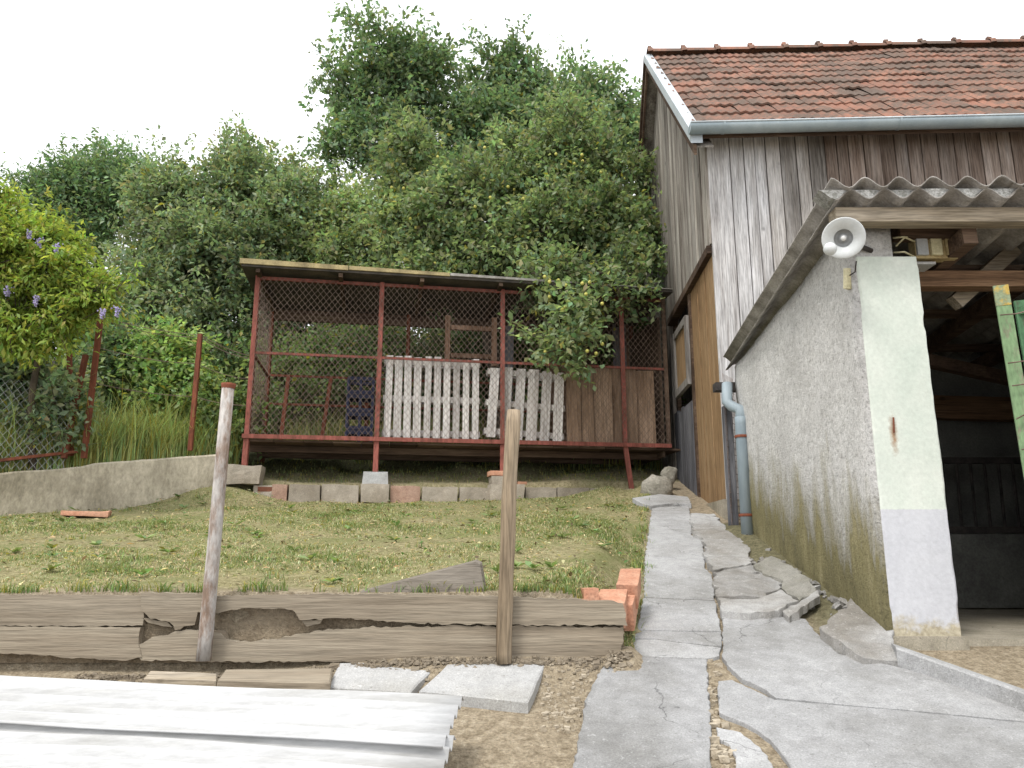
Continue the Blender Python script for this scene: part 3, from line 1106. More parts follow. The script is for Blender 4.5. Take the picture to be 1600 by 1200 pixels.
tme = tile_mesh()
spots = []
mi_b = ROOTM[barn.name]
for c in range(NC):
    s = c * TE - 0.03
    yy = EAVE_Y + s * math.cos(math.pi / 4)
    zz = EAVE_Z + s * math.sin(math.pi / 4) + 0.045
    k = 0
    while True:
        xx = xl + 0.005 + k * TW
        if xx > 8.6:
            break
        p = BW(xx, yy, zz)
        uu = 800 + p.x * (FPX * CP) / p.y                    # roughly where it stands in the view
        spots.append((xx, yy, zz, p.x / p.y))
        k += 1
inview = [s for s in spots if s[3] < 0.775]
inview.sort(key=lambda s: s[1])
single = set(inview[:300])
rest = MB()
tr = random.Random(3)
first = None
for s in spots:
    xx, yy, zz, _ = s
    loc = Vector((xx, yy, zz - 1.7 + 0.035 * nz(xx * 0.7, yy * 0.9, 5)))
    if tr.random() < 0.025:
        loc += Vector((tr.uniform(-.01, .01), -0.025, -0.02))
    rot = (math.radians(41.5 + tr.uniform(-1.2, 1.2)), math.radians(tr.uniform(-1, 1)), math.radians(tr.uniform(-1.2, 1.2)))
    if s in single:
        o = bpy.data.objects.new('roof_tile', tme)
        C.objects.link(o)
        o.parent = roof
        o.location = loc + Vector((tr.uniform(-.004, .004), tr.uniform(-.006, .006), tr.uniform(0, .006)))
        o.rotation_euler = rot
    else:
        from mathutils import Euler
        R3 = Euler(rot).to_matrix()
        rest.add([mi_b @ (loc + R3 @ v.co) for v in tme.vertices], [tuple(p.vertices) for p in tme.polygons])
if rest.v:
    tag(rest.build('tile_field', M['tile'], roof), kind='stuff')

# ridge tiles, half round with a raised collar
k = 0
while True:
    x0 = xl + 0.02 + k * 0.5
    if x0 > 8.4:
        break
    mb = MB()
    prof = []
    L_ = 0.52
    for (dx, r) in ((0.0, 0.105), (0.07, 0.118), (0.075, 0.1), (L_, 0.09)):
        prof.append((dx, r))
    vs, fs = [], []
    n = 8
    for (dx, r) in prof:
        for q in range(n + 1):
            a = math.pi * q / n
            vs.append(BW(x0 + dx, RIDGE_Y + r * math.cos(a) * 1.15, RIDGE_Z + 0.03 + r * math.sin(a)))
    for r in range(len(prof) - 1):
        for q in range(n):
            a = r * (n + 1) + q
            fs.append((a, a + 1, a + n + 2, a + n + 1))
    mb.add(vs, fs)
    # nib on the collar
    mb.box(BW(x0 + 0.04, RIDGE_Y, RIDGE_Z + 0.16), (0.06, 0.05, 0.05), BA, 0, 0, 0.006)
    mb.build('ridge_tile', M['tile'], roof)
    k += 1

# verge flashing and barge board on both slopes
for sgn in (1, -1):
    a = EAVE_Y - 0.05 if sgn == 1 else 2 * RIDGE_Y - EAVE_Y + 0.05
    az = EAVE_Z - 0.05
    q = [BW(xl - 0.03, a, az - 0.075), BW(xl - 0.03, RIDGE_Y, RIDGE_Z - 0.07), BW(xl - 0.03, RIDGE_Y, RIDGE_Z + 0.06), BW(xl - 0.03, a, az + 0.07)]
    MB().prism(q, BR @ Vector((0.12, 0, 0))).build('verge_flashing', M['flash'] if sgn == 1 else M['dark_wood'], barn)
    q = [BW(xl + 0.0, a + 0.02 * sgn, az - 0.2), BW(xl, RIDGE_Y, RIDGE_Z - 0.2), BW(xl, RIDGE_Y, RIDGE_Z - 0.072), BW(xl, a + 0.02 * sgn, az - 0.078)]
    MB().prism(q, BR @ Vector((0.03, 0, 0))).build('barge_board', M['dark_wood'], barn)
    # soffit boards behind the barge board
    q = [BW(xl + 0.03, a + 0.05 * sgn, az - 0.1), BW(xl + 0.03, RIDGE_Y, RIDGE_Z - 0.12), BW(xl + 0.03, RIDGE_Y, RIDGE_Z - 0.1), BW(xl + 0.03, a + 0.05 * sgn, az - 0.08)]
    MB().prism(q, BR @ Vector((0.18, 0, 0))).build('soffit', M['barn_gable'], barn)

# eaves gutter, half round
gt = MB()
prof = [(0.083 * math.cos(math.pi + math.pi * q / 10), 0.083 * math.sin(math.pi + math.pi * q / 10)) for q in range(11)]
prof = prof + [(p[0] * 0.94, p[1] * 0.94 + 0.001) for p in reversed(prof)]
gy_, gz_ = EAVE_Y - 0.1, EAVE_Z + 0.035
n = len(prof)
vs = [BW(X_, gy_ + a, gz_ + b) for X_ in (xl - 0.05, BL + 0.2) for a, b in prof]
gt.add(vs, [(q, (q + 1) % n, (q + 1) % n + n, q + n) for q in range(n)])
gutter = gt.build('gutter', M['galv'], barn, True)
ge = MB()
ge.add([BW(xl - 0.053, gy_ + a, gz_ + b) for a, b in prof[:11]], [tuple(range(11))])
ge.build('end_cap', M['galv'], gutter)
lip = MB()
lip.tube([BW(xl - 0.05, gy_ - 0.083, gz_ + 0.002), BW(BL + 0.2, gy_ - 0.083, gz_ + 0.002)], 0.009, 6)
lip.build('rolled_edge', M['flash'], gutter, True)
for xx in (0.08, 1.85, 3.6, 5.3):
    mb = MB()
    pr = [(0.088 * math.cos(math.pi + math.pi * q / 10), 0.088 * math.sin(math.pi + math.pi * q / 10)) for q in range(11)]
    vs = [BW(X_, gy_ + a, gz_ + b) for X_ in (xx, xx + 0.025) for a, b in pr]
    mb.add(vs, [(q, q + 1, q + 12, q + 11) for q in range(10)])
    mb.build('joint_band', M['galv'], gutter, True)

# ------------------------------------------------------------------ shed on the right
SH = Vector((1.98, 4.2, 1.0))
shed = thing('shed', 'rendered lean-to shed with corrugated roof and open dark doorway', 'shed', SH)
XB = 2.06                                               # the wall runs a little to the right as it goes back
YB = 6.85


def roof_z(y):                                          # underside of the sheets
    return 3.40 - (y - 3.95) * 0.088


def wx(y):
    return 1.98 + (y - 4.2) * (XB - 1.98) / (YB - 4.2)


sw = MB()
nh, ny = 26, 30
vs, fs = [], []
for side in (0, 1):
    for j in range(ny + 1):
        y = 4.205 + (YB - 4.205) * j / ny
        for i in range(nh + 1):
            zb, zt = yard(y) - 0.25, roof_z(y) - 0.03
            z = zb + (zt - zb) * i / nh
            d = 0.0 if side else 0.012 * nz(y * 2.3, z * 2.3) + 0.006 * nz(y * 9, z * 9, 4)
            vs.append((wx(y) - 0.02 + (0.25 if side else d), y, z))
Wn = nh + 1
K = Wn * (ny + 1)
for j in range(ny):
    for i in range(nh):
        a = j * Wn + i
        fs.append((a, a + 1, a + Wn + 1, a + Wn))
        fs.append((K + a, K + a + Wn, K + a + Wn + 1, K + a + 1))
for i in range(nh):
    a = ny * Wn + i
    fs.append((a, a + 1, K + a + 1, K + a))
    fs.append((i, K + i, K + i + 1, i + 1))
for j in range(ny):
    a = j * Wn + nh
    fs.append((a, K + a, K + a + Wn, a + Wn))
sw.add(vs, fs)
sw.build('side_wall', M['roughcast'], shed, True)
# the pillar: the end of the wall, smooth painted front
pil = MB()
px0, px1, py0, py1 = 1.992, 2.352, 4.195, 4.52
prows = [0.9 + 2.245 * k / 60 for k in range(61)]
vs, fs = [], []
for z in prows:
    e = 0.012 * nz(z * 2, 1.3)
    c1 = 0.007 + 0.011 * abs(nz(z * 7, 3.1)) + (0.008 if nz(z * 5, 9.4) > 0.42 else 0.0)
    c2 = 0.007 + 0.011 * abs(nz(z * 6, 8.1)) + (0.009 if nz(z * 4, 2.7) > 0.42 else 0.0)
    e2 = 0.004 * nz(z * 3, 6.0)
    for (a, b) in ((px0 + c1, py0 + e2), (px1 - c2, py0 + e2), (px1 + e, py0 + c2), (px1 + e, py1), (px0, py1), (px0, py0 + c1)):
        vs.append((a, b, z))
for r in range(len(prows) - 1):
    for q in range(6):
        a, b = r * 6 + q, r * 6 + (q + 1) % 6
        fs.append((a, b, b + 6, a + 6))
fs.append(tuple(reversed(range(6))))
fs.append(tuple(range((len(prows) - 1) * 6, len(prows) * 6)))
pil.add(vs, fs)
pillar = pil.build('pillar', M['pillar'], shed)
MB().box((2.08, 4.33, 3.225), (0.19, 0.2, 0.16), 0, 0, 0, 0.01).build('pillar_head', M['pillar'], pillar)
MB().box((2.165, 4.335, 0.93), (0.42, 0.33, 0.25), 0, 0, 0, 0.02).build('footing', M['concrete_old'], pillar)
rs = MB().tube([P(1396, 652, 4.189), P(1397, 676, 4.189)], 0.005, 6)
rs.build('iron_stub', M['rust'], pillar)
# remaining walls and floor
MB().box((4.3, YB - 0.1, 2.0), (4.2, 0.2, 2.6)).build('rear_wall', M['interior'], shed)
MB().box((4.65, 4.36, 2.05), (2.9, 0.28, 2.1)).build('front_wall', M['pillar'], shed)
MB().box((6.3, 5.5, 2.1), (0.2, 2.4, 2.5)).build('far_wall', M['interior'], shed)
fl = MB().box((4.2, 5.5, 0.98), (4.1, 2.55, 0.1))
fl.build('floor', M['concrete_old'], shed)
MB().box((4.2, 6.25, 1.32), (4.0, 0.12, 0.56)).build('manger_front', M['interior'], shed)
rk = MB()
rk.bar((2.32, 6.2, 1.635), (6.15, 6.2, 1.635), 0.05, 0.05)
rk.bar((2.32, 6.34, 2.2), (6.15, 6.34, 2.2), 0.05, 0.05)
rack = rk.build('hay_rack', M['dark_iron'], shed)
xx = 2.42
while xx < 6.1:
    MB().tube([(xx, 6.2, 1.63), (xx + 0.1, 6.34, 2.2)], 0.012, 6).build('rack_bar', M['dark_iron'], rack)
    xx += 0.115
# timbers
MB().box((4.2, 4.07, roof_z(4.07) - 0.06), (4.76, 0.1, 0.085)).build('wall_plate', M['beam_pale'], shed)
MB().box((2.5, 4.3, 3.345), (0.42, 0.1, 0.1), 0.02).build('beam_stub', M['dark_wood'], shed)
MB().box((4.3, 4.5, 3.105), (3.9, 0.1, 0.1)).build('tie_beam', M['beam_red'], shed)
for xx in (2.62, 3.3, 4.0, 4.7, 5.4):
    a, b = Vector((xx, 4.12, roof_z(4.12) - 0.14)), Vector((xx + 0.12, YB - 0.2, roof_z(YB - 0.2) - 0.1))
    MB().bar(a, b, 0.08, 0.1).build('rafter', M['dark_wood'], shed)
for y in (4.75, 5.5, 6.25):
    MB().box((4.2, y, roof_z(y) - 0.06), (4.3, 0.06, 0.05), 0, math.radians(-5)).build('purlin', M['dark_wood'], shed)
MB().bar((2.78, 4.62, 3.0), (3.2, 4.62, 3.36), 0.08, 0.09).build('brace', M['beam_pale'], shed)
MB().bar((2.3, 5.3, 2.95), (5.9, 6.5, 2.55), 0.07, 0.09).build('brace', M['dark_wood'], shed)
MB().bar((2.3, 6.55, 2.72), (5.9, 6.55, 2.62), 0.1, 0.2).build('rear_beam', M['beam_red'], shed)
# corrugated sheets: a lower course and an upper one laid out of step on its front edge
rd = Vector((0.2, 3.05, -0.27)).normalized()
ud = Vector((1, -0.03, 0)).normalized()
upn = Vector((0, 0.088, 1)).normalized()
pitch = 0.187
o0 = Vector((1.80, 3.97, 3.425))
for k in range(5):
    corrugated(o0 + ud * (k * pitch * 5) + Vector((0, 0, 0.004 * k)), ud, rd, upn, pitch * 5.3, 3.06, pitch, 0.031, 0.007, math.pi, 0.0, 10, 5, 0.01, k).build('roof_sheet', M['fibre'], shed, True)
for k in range(5):
    corrugated(o0 + ud * (k * pitch * 5 - 0.02) + Vector((0, -0.02, 0.062 + 0.004 * k)), ud, rd, upn, pitch * 5.3, 3.05, pitch, 0.031, 0.007, 0.0, 0.0, 10, 3, 0.01, k + 9).build('roof_sheet', M['fibre'], shed, True)
# mortar packed into the valleys of the lower course
for k in range(24):
    s = pitch * k
    q = []
    for i in range(9):
        t = (i / 8 - 0.5) * 0.9
        q.append(o0 + ud * (s + t * pitch) + upn * (-0.03 * math.cos(2 * math.pi * t) + 0.003))
    q += [o0 + ud * (s + 0.36 * pitch) + upn * 0.031, o0 + ud * (s - 0.36 * pitch) + upn * 0.031]
    MB().prism([p + Vector((0, 0.004 + 0.006 * (k % 3), 0)) for p in q], rd * 0.12).build('mortar_fill', M['mortar'], shed)
# gutter behind the shed
gt = MB().box((2.55, 6.95, 2.945), (1.36, 0.12, 0.075))
gt.build('gutter', M['dark_iron'], shed)
# dark board and netting closing the slot between shed and barn
MB().box((2.02, 7.12, 2.15), (0.07, 0.09, 1.3)).build('slot_post', M['door_grey'], shed)
sm = MB()
for i in range(9):
    sm.tube([(1.98 + i * 0.02, 7.04 + i * .03, 1.7), (1.98 + i * 0.02, 7.04 + i * .03, 3.1)], 0.0025, 4)
for i in range(22):
    sm.tube([(1.98, 7.04, 1.75 + i * 0.06), (2.16, 7.31, 1.75 + i * 0.06)], 0.0025, 4)
sm.build('slot_netting', M['wire'], shed)

# downpipe
dp = thing('downpipe', 'pale blue downpipe at the back corner of the shed wall', 'downpipe', (1.97, 6.68, 1.6))
r = 0.048
c0 = P(1136, 600, 6.85)
c1 = P(1136, 628, 6.8)
c2 = P(1157, 640, 6.7)
c3 = P(1158, 662, 6.66)
c4 = P(1168, 838, 6.62)
c5 = P(1168, 852, 6.58)
MB().tube([c0, c1, c1.lerp(c2, .35) + Vector((0, 0, -.015)), c2, c3], r, 12).build('elbow', M['pipe_blue'], dp, True)
MB().tube([c3 + Vector((0, 0, .06)), c3, c4], [r * 1.12, r * 1.12, r * 1.06], 12).build('pipe', M['pipe_blue'], dp, True)
for t in (0.12, 0.82):
    q = c3.lerp(c4, t)
    MB().lathe([(r * 1.25, -0.012), (r * 1.35, 0), (r * 1.25, 0.012)], q, (c4 - c3), 12).build('clamp', M['rust'], dp, True)
MB().tube([c4, c4 + Vector((0, -.02, -.06)), c4 + Vector((0.02, -.13, -.1))], [r * 1.1, r * 1.1, r * 1.15], 12, False).build('outlet', M['dark_iron'], dp, True)

# wall lamp under the eave
wl = thing('wall_lamp', 'white enamel dish lamp at the top corner of the shed wall', 'lamp', P(1330, 385, 4.2))
lc = P(1318, 372, 3.99)
ax = Vector((-0.36, -0.85, -0.34)).normalized()
R_ = 0.114
prof = [(R_ * 0.98, -0.004), (R_, 0.004), (R_ * 0.97, 0.008), (R_ * 0.7, -0.012), (R_ * 0.44, -0.024), (R_ * 0.42, -0.03), (R_ * 0.7, -0.02), (R_ * 0.98, -0.004)]
MB().lathe(prof, lc, ax, 28).build('shade', M['enamel'], wl, True)
sk = MB().lathe([(R_ * 0.45, -0.026), (R_ * 0.42, -0.09), (R_ * 0.32, -0.13), (0.0, -0.13)], lc, ax, 20)
sk.build('housing', M['enamel'], wl, True)
so = MB().lathe([(R_ * 0.43, -0.024), (R_ * 0.4, -0.06), (R_ * 0.2, -0.062), (R_ * 0.18, -0.035), (0.0, -0.035)], lc, ax, 18).build('socket', M['lamp_grey'], wl, True)
MB().ball(lc + ax * -0.025, 0.016, 10, 8).build('bulb', M['glass'], wl, True)
MB().ball(P(1297, 389, 3.93), 0.036, 14, 10).build('sensor_globe', M['enamel'], wl, True)
MB().tube([lc - ax * 0.12, lc - ax * 0.17 + Vector((0.02, 0, -0.01)), P(1362, 392, 4.2)], 0.014, 8).build('bracket', M['dark_iron'], wl, True)
MB().tube([P(1338, 408, 4.1), P(1336, 425, 4.14), P(1328, 430, 4.2)], 0.004, 6).build('cable', M['dark_iron'], wl, True)
cv = MB().box(P(1318, 430, 4.16) + Vector((0.05, 0.06, 0)), (0.035, 0.03, 0.12), 0.3, 0.1, 0.05, 0.003)
cv.build('cable_cover', M['cream'], wl)

# fuse box under the eave
jb = thing('fuse_box', 'small yellowed fuse box with cables under the shed eave', 'fuse box', P(1462, 400, 4.3))
a, b = P(1428, 368, 4.3), P(1498, 403, 4.3)
MB().box(((a.x + b.x) / 2, 4.34, (a.z + b.z) / 2), (abs(b.x - a.x), 0.07, abs(a.z - b.z))).build('case', M['box_brown'], jb)
for (u0, u1, mt) in ((1430, 1450, 'lamp_grey'), (1452, 1472, 'cream'), (1475, 1496, 'box_brown')):
    p, q = P(u0, 372, 4.3), P(u1, 399, 4.3)
    MB().box(((p.x + q.x) / 2, 4.297, (p.z + q.z) / 2), (q.x - p.x, 0.02, p.z - q.z)).build('cover', M[mt], jb)
for (u0, v0, u1, v1) in ((1395, 372, 1430, 378), (1396, 395, 1430, 402), (1400, 385, 1428, 366)):
    MB().tube([P(u0, v0, 4.28), P((u0 + u1) / 2, (v0 + v1) / 2 - 5, 4.25), P(u1, v1, 4.3)], 0.006, 6).build('cable', M['cream'], jb, True)
a = P(1437, 404, 4.29)
MB().box((a.x + .04, 4.4, 3.155), (0.14, 0.16, 0.016)).build('bracket_plate', M['slab_pale'], jb)

# green gate at the right edge
gg = thing('green_gate', 'flaking green painted gate frame with wire at the right edge', 'gate', P(1640, 1000, 3.75))
a, b = P(1563, 446, 3.7), P(1652, 985, 3.7)
MB().bar(a.lerp(b, 0.065), b, 0.066, 0.012, (0.3, 1, 0)).build('gate_post', M['green_paint'], gg)
MB().bar(a, a.lerp(b, 0.064), 0.067, 0.014, (0.3, 1, 0)).build('post_tip', M['yellow_paint'], gg)
MB().bar(a + Vector((0.032, 0.03, 0)), b + Vector((0.032, 0.03, 0)), 0.012, 0.07, (0.3, 1, 0)).build('post_flange', M['green_paint'], gg)
a2, b2 = P(1592, 470, 3.9), P(1680, 985, 3.9)
MB().bar(a2, b2, 0.05, 0.02, (0.3, 1, 0)).build('inner_stile', M['green_dark'], gg)
for v in (485, 735, 960):
    p = P(1592 + (v - 470) * 0.171, v, 3.88)
    MB().bar(p, p + Vector((1.2, 0.35, 0.0)), 0.03, 0.04).build('gate_rail', M['green_dark'], gg)
wr = random.Random(4)
for v in (487, 560, 600, 640, 690, 735):
    p = P(1556 + (v - 446) * 0.165, v + wr.uniform(2, 16), 3.68)
    q = P(1602 + (v - 446) * 0.165, v - wr.uniform(0, 22), 3.66)
    MB().tube([p, p.lerp(q, .5) + Vector((0, -.015, -.01)), q, q + Vector((0.4, .1, .05))], 0.0035, 5).build('tie_wire', M['wire'], gg, True)

# ------------------------------------------------------------------ chicken coop
CA = math.atan2(0.9, 5.18)
CO = Vector((-3.13, 9.0, 0))
coop = thing('chicken_coop', 'long raised wire coop on red steel legs below the fruit tree', 'coop', (CO.x, CO.y, 2.05), CA)
CR = Matrix.Rotation(CA, 3, 'Z')


def CW(s, t, z):
    p = CR @ Vector((s, t, 0)) + CO
    return Vector((p.x, p.y, z))


FZ, MZ, RZ, CL, CD = 2.78, 3.80, 4.78, 5.24, 1.35
SF = (0.0, 1.51, 3.055, 4.65)
for s, zb in zip(SF, (2.44, 2.38, 2.42, 2.24)):
    foot = CW(s + (0.06 if s > 4 else 0), -0.02, zb - 0.02)
    MB().bar(CW(s, 0, FZ - 0.02), CW(s, 0, RZ), 0.055, 0.05).build('front_post', M['red_steel'], coop)
    MB().bar(foot, CW(s, -0.005, FZ - 0.02), 0.06, 0.05).build('leg', M['red_steel'], coop)
MB().bar(CW(CL, 0, FZ), CW(CL, 0, RZ), 0.05, 0.05).build('front_post', M['dark_wood'], coop)
for s in (0.0, 1.9, 3.3, CL):
    MB().bar(CW(s, CD, 2.3), CW(s, CD, RZ + 0.02), 0.05, 0.05).build('rear_post', M['rust'], coop)
MB().bar(CW(-0.05, -0.03, FZ), CW(CL + 0.02, -0.03, FZ), 0.04, 0.05).build('floor_rail', M['red_steel'], coop)
MB().bar(CW(0, -0.005, MZ), CW(CL, -0.005, MZ), 0.025, 0.03).build('middle_rail', M['red_steel'], coop)
MB().bar(CW(0, 0, RZ - 0.03), CW(CL, 0, RZ - 0.03), 0.03, 0.04).build('top_rail', M['red_steel'], coop)
for z in (2.86, 3.42, 3.82):
    MB().bar(CW(0, CD, z), CW(CL, CD, z), 0.025, 0.03).build('rear_rail', M['rust'], coop)
for t in (CD * .5,):
    MB().bar(CW(0, 0, MZ), CW(0, CD, MZ), 0.025, 0.03).build('end_rail', M['rust'], coop)
# floor boards
k = 0
s = -0.03
while s < CL:
    w = 0.34
    MB().add([CW(s, 0, FZ - 0.055), CW(s + w - .008, 0, FZ - 0.055), CW(s + w - .008, CD, FZ - 0.055), CW(s, CD, FZ - 0.055), CW(s, 0, FZ - 0.03), CW(s + w - .008, 0, FZ - 0.03), CW(s + w - .008, CD, FZ - 0.03), CW(s, CD, FZ - 0.03)],
             [(0, 3, 2, 1), (4, 5, 6, 7), (0, 1, 5, 4), (1, 2, 6, 5), (2, 3, 7, 6), (3, 0, 4, 7)]).build('floor_board', M['dark_wood'], coop)
    s += w
for t in (0.35, 1.0):
    MB().bar(CW(-0.02, t, FZ - 0.1), CW(CL, t, FZ - 0.1), 0.06, 0.08).build('floor_joist', M['dark_wood'], coop)
# roof: thin sheets on rafters, moss on the front edge
rt = MB()
s0, s1 = -0.17, CL + 0.06
rt.add([CW(s0, -0.22, RZ + 0.035), CW(s1, -0.22, RZ + 0.02), CW(s1, CD + 0.15, RZ + 0.0), CW(s0, CD + 0.15, RZ + 0.0),
        CW(s0, -0.22, RZ + 0.075), CW(s1, -0.22, RZ + 0.05), CW(s1, CD + 0.15, RZ + 0.05), CW(s0, CD + 0.15, RZ + 0.05)],
       [(0, 3, 2, 1), (4, 5, 6, 7), (0, 1, 5, 4), (1, 2, 6, 5), (2, 3, 7, 6), (3, 0, 4, 7)])
crf = rt.build('roof', M['dark_sheet'], coop)
prev = s0 - 0.02
for s in (1.1, 2.35, 3.7, s1):
    sag = 0.0
    MB().add([CW(prev, -0.245, RZ + 0.062), CW(s - .01, -0.245, RZ + 0.055), CW(s - .01, CD + .1, RZ + 0.062), CW(prev, CD + .1, RZ + 0.062),
              CW(prev, -0.245, RZ + 0.125 - .012 * prev), CW(s - .01, -0.245, RZ + 0.125 - .012 * s), CW(s - .01, CD + .1, RZ + 0.11), CW(prev, CD + .1, RZ + 0.11)],
             [(0, 3, 2, 1), (4, 5, 6, 7), (0, 1, 5, 4), (1, 2, 6, 5), (2, 3, 7, 6), (3, 0, 4, 7)]).build('roof_panel', M['mossroof'] if s < 2.5 else M['fibre'], crf)
    prev = s
for s in (0.02, 1.0, 2.0, 3.0, 4.0, 5.0):
    MB().bar(CW(s, -0.2, RZ + 0.0), CW(s, CD + .1, RZ - 0.03), 0.05, 0.05).build('rafter', M['dark_wood'], crf)
# boarding at the back of the coop's right half and a fascia under the roof at the back
MB().bar(CW(0, CD, RZ - 0.09), CW(CL, CD, RZ - 0.09), 0.03, 0.16).build('rear_fascia', M['dark_wood'], coop)


def net(a, b, z0, z1, cell, r, name, mat, parent, jit=0.003, seed=0):
    """hexagonal wire: neighbouring strands touch and part"""
    rr = random.Random(seed)
    d = (b - a)
    Lh = d.length
    d.normalize()
    nrm = Vector((-d.y, d.x, 0))
    ns = int(Lh / (cell / 2))
    nv = int((z1 - z0) / (cell * 0.62))
    vs, fs = [], []
    for i in range(ns + 1):
        sx = Lh * i / ns
        base = len(vs)
        for k in range(nv + 1):
            z = z0 + (z1 - z0) * k / nv
            sh = (1 if (k + i) % 2 else -1) * cell * 0.235
            px = min(max(sx + sh, 0), Lh) + rr.uniform(-jit, jit)
            c = a + d * px
            off = nrm * rr.uniform(-0.006, 0.006)
            for (ex, ey) in ((-1, -.6), (1, -.6), (0, 1.0)):
                q = c + d * ex * r + nrm * ey * r + off
                vs.append(Vector((q.x, q.y, z)))
        for k in range(nv):
            for q in range(3):
                A, B = base + k * 3 + q, base + k * 3 + (q + 1) % 3
                fs.append((A, B, B + 3, A + 3))
    return MB().add(vs, fs).build(name, mat, parent)


net(CW(0.02, -0.028, 0), CW(CL, -0.028, 0), FZ + 0.02, RZ - 0.02, 0.072, 0.0027, 'wire_netting', M['wire'], coop, seed=1)
net(CW(0, 0.02, 0), CW(0, CD, 0), FZ + 0.02, RZ - 0.02, 0.072, 0.0027, 'wire_netting', M['wire'], coop, seed=2)
net(CW(0.02, CD + .03, 0), CW(2.6, CD + .03, 0), FZ + 0.02, RZ - 0.02, 0.08, 0.0019, 'wire_netting', M['wire'], coop, seed=3)
# perches and red inner bars in the left bay
for (s, t, z0, z1, lean) in ((0.28, CD - .05, FZ, MZ + .02, -0.06), (0.85, CD - .05, FZ, MZ, -0.1), (1.35, CD - .05, FZ, 3.5, 0.02)):
    MB().bar(CW(s + lean, t, z0), CW(s, t, z1), 0.05, 0.03).build('inner_bar', M['rust'], coop)
# boarded nest cupboard at the right end, behind the front planks
for (s, w, z0, z1, mt) in ((4.35, 0.2, FZ, 4.5, 'plank_brown'), (4.56, 0.22, FZ, 4.62, 'dark_wood'), (5.02, 0.2, FZ, RZ, 'door_grey'), (5.1, 0.12, FZ, RZ, 'plank_brown')):
    MB().bar(CW(s, CD - .1, z0), CW(s, CD - .1, z1), w, 0.025).build('rear_board', M[mt], coop)
for (s, w) in ((4.0, 0.18), (4.19, 0.14)):
    MB().bar(CW(s, CD - .12, FZ), CW(s, CD - .12, 4.25), w, 0.025).build('rear_board', M['plank_brown'], coop)
MB().bar(CW(CL - .03, .1, 3.6), CW(CL - .03, CD, 3.6), 0.03, 1.9).build('end_boarding', M['dark_wood'], coop)

# tan planks standing behind the front netting
tp = thing('plank_screen', 'row of upright tan planks standing at the right end of the coop', 'planks', CW(4.4, 0.1, FZ))
s = 3.9
for (w, z1) in ((0.2, 3.79), (0.17, 3.79), (0.25, 3.8), (0.33, 3.83), (0.25, 3.79)):
    MB().bar(CW(s + w / 2, 0.07 + 0.02 * rnd.random(), FZ - 0.02), CW(s + w / 2, 0.075 + 0.02 * rnd.random(), z1), w - 0.012, 0.022).build('plank', M['plank_tan'], tp)
    s += w
MB().bar(CW(3.9, 0.13, 3.6), CW(s, 0.13, 3.6), 0.03, 0.08).build('batten', M['plank_brown'], tp)


def pallet(name, label, s0, s1, z0, z1, t, tilt, n, seed):
    rr = random.Random(seed)
    p = thing(name, label, 'pallet', CW((s0 + s1) / 2, t, z0))
    W = s1 - s0
    Rm = Matrix.Rotation(tilt, 3, Vector((-math.sin(CA), math.cos(CA), 0)))
    c = CW((s0 + s1) / 2, t, z0)

    def q(s, tt, z):
        return c + Rm @ (CW(s, tt, z) - c)
    for i in range(n):
        s = s0 + W * (i + 0.5) / n
        MB().bar(q(s, t, z0 + rr.uniform(0, .02)), q(s + rr.uniform(-.008, .008), t, z1 + rr.uniform(-.02, .02)), W / n * rr.uniform(0.66, 0.8), 0.022).build('slat', M['pallet'], p)
    for z in (z0 + 0.1, (z0 + z1) / 2, z1 - 0.06):
        MB().bar(q(s0, t + 0.03, z), q(s1, t + 0.03, z), 0.03, 0.075).build('cross_board', M['pallet'], p)
        for s in (s0 + 0.06, (s0 + s1) / 2, s1 - 0.06):
            MB().bar(q(s - 0.05, t + 0.09, z), q(s + 0.05, t + 0.09, z), 0.09, 0.08).build('block', M['pallet'], p)
        MB().bar(q(s0, t + 0.145, z), q(s1, t + 0.145, z), 0.018, 0.075).build('rear_board', M['pallet'], p)
    return p


pallet('wooden_pallet', 'whitewashed pallet standing upright in the middle bay of the coop', 1.57, 2.78, FZ, 3.84, 0.06, 0.0, 10, 1)
pallet('wooden_pallet', 'tilted worn pallet standing behind the round wooden pole', 2.83, 3.86, FZ + .03, 3.74, 0.07, math.radians(3.0), 6, 2)
# open frame hanging behind the pallet
fr = thing('window_frame', 'empty reddish wooden frame above the upright pallet', 'frame', CW(2.65, 0.35, MZ))
MB().bar(CW(2.38, 0.36, 3.84), CW(2.38, 0.36, 4.5), 0.07, 0.05).build('stile', M['plank_brown'], fr)
MB().bar(CW(3.0, 0.36, 3.84), CW(3.0, 0.36, 4.5), 0.07, 0.05).build('stile', M['plank_brown'], fr)
for z in (3.96, 4.34):
    MB().bar(CW(2.42, 0.36, z), CW(2.96, 0.36, z), 0.05, 0.06).build('rail', M['plank_brown'], fr)
# a grey plank and a dark board behind
MB().bar(CW(3.22, 0.7, FZ - .02), CW(3.27, 0.7, 4.5), 0.12, 0.03)
tag(MB().bar(CW(3.22, 0.7, FZ - .02), CW(3.27, 0.7, 4.5), 0.12, 0.03).build('board', M['door_grey']), 'tall grey board upright behind the tilted pallet', 'board')
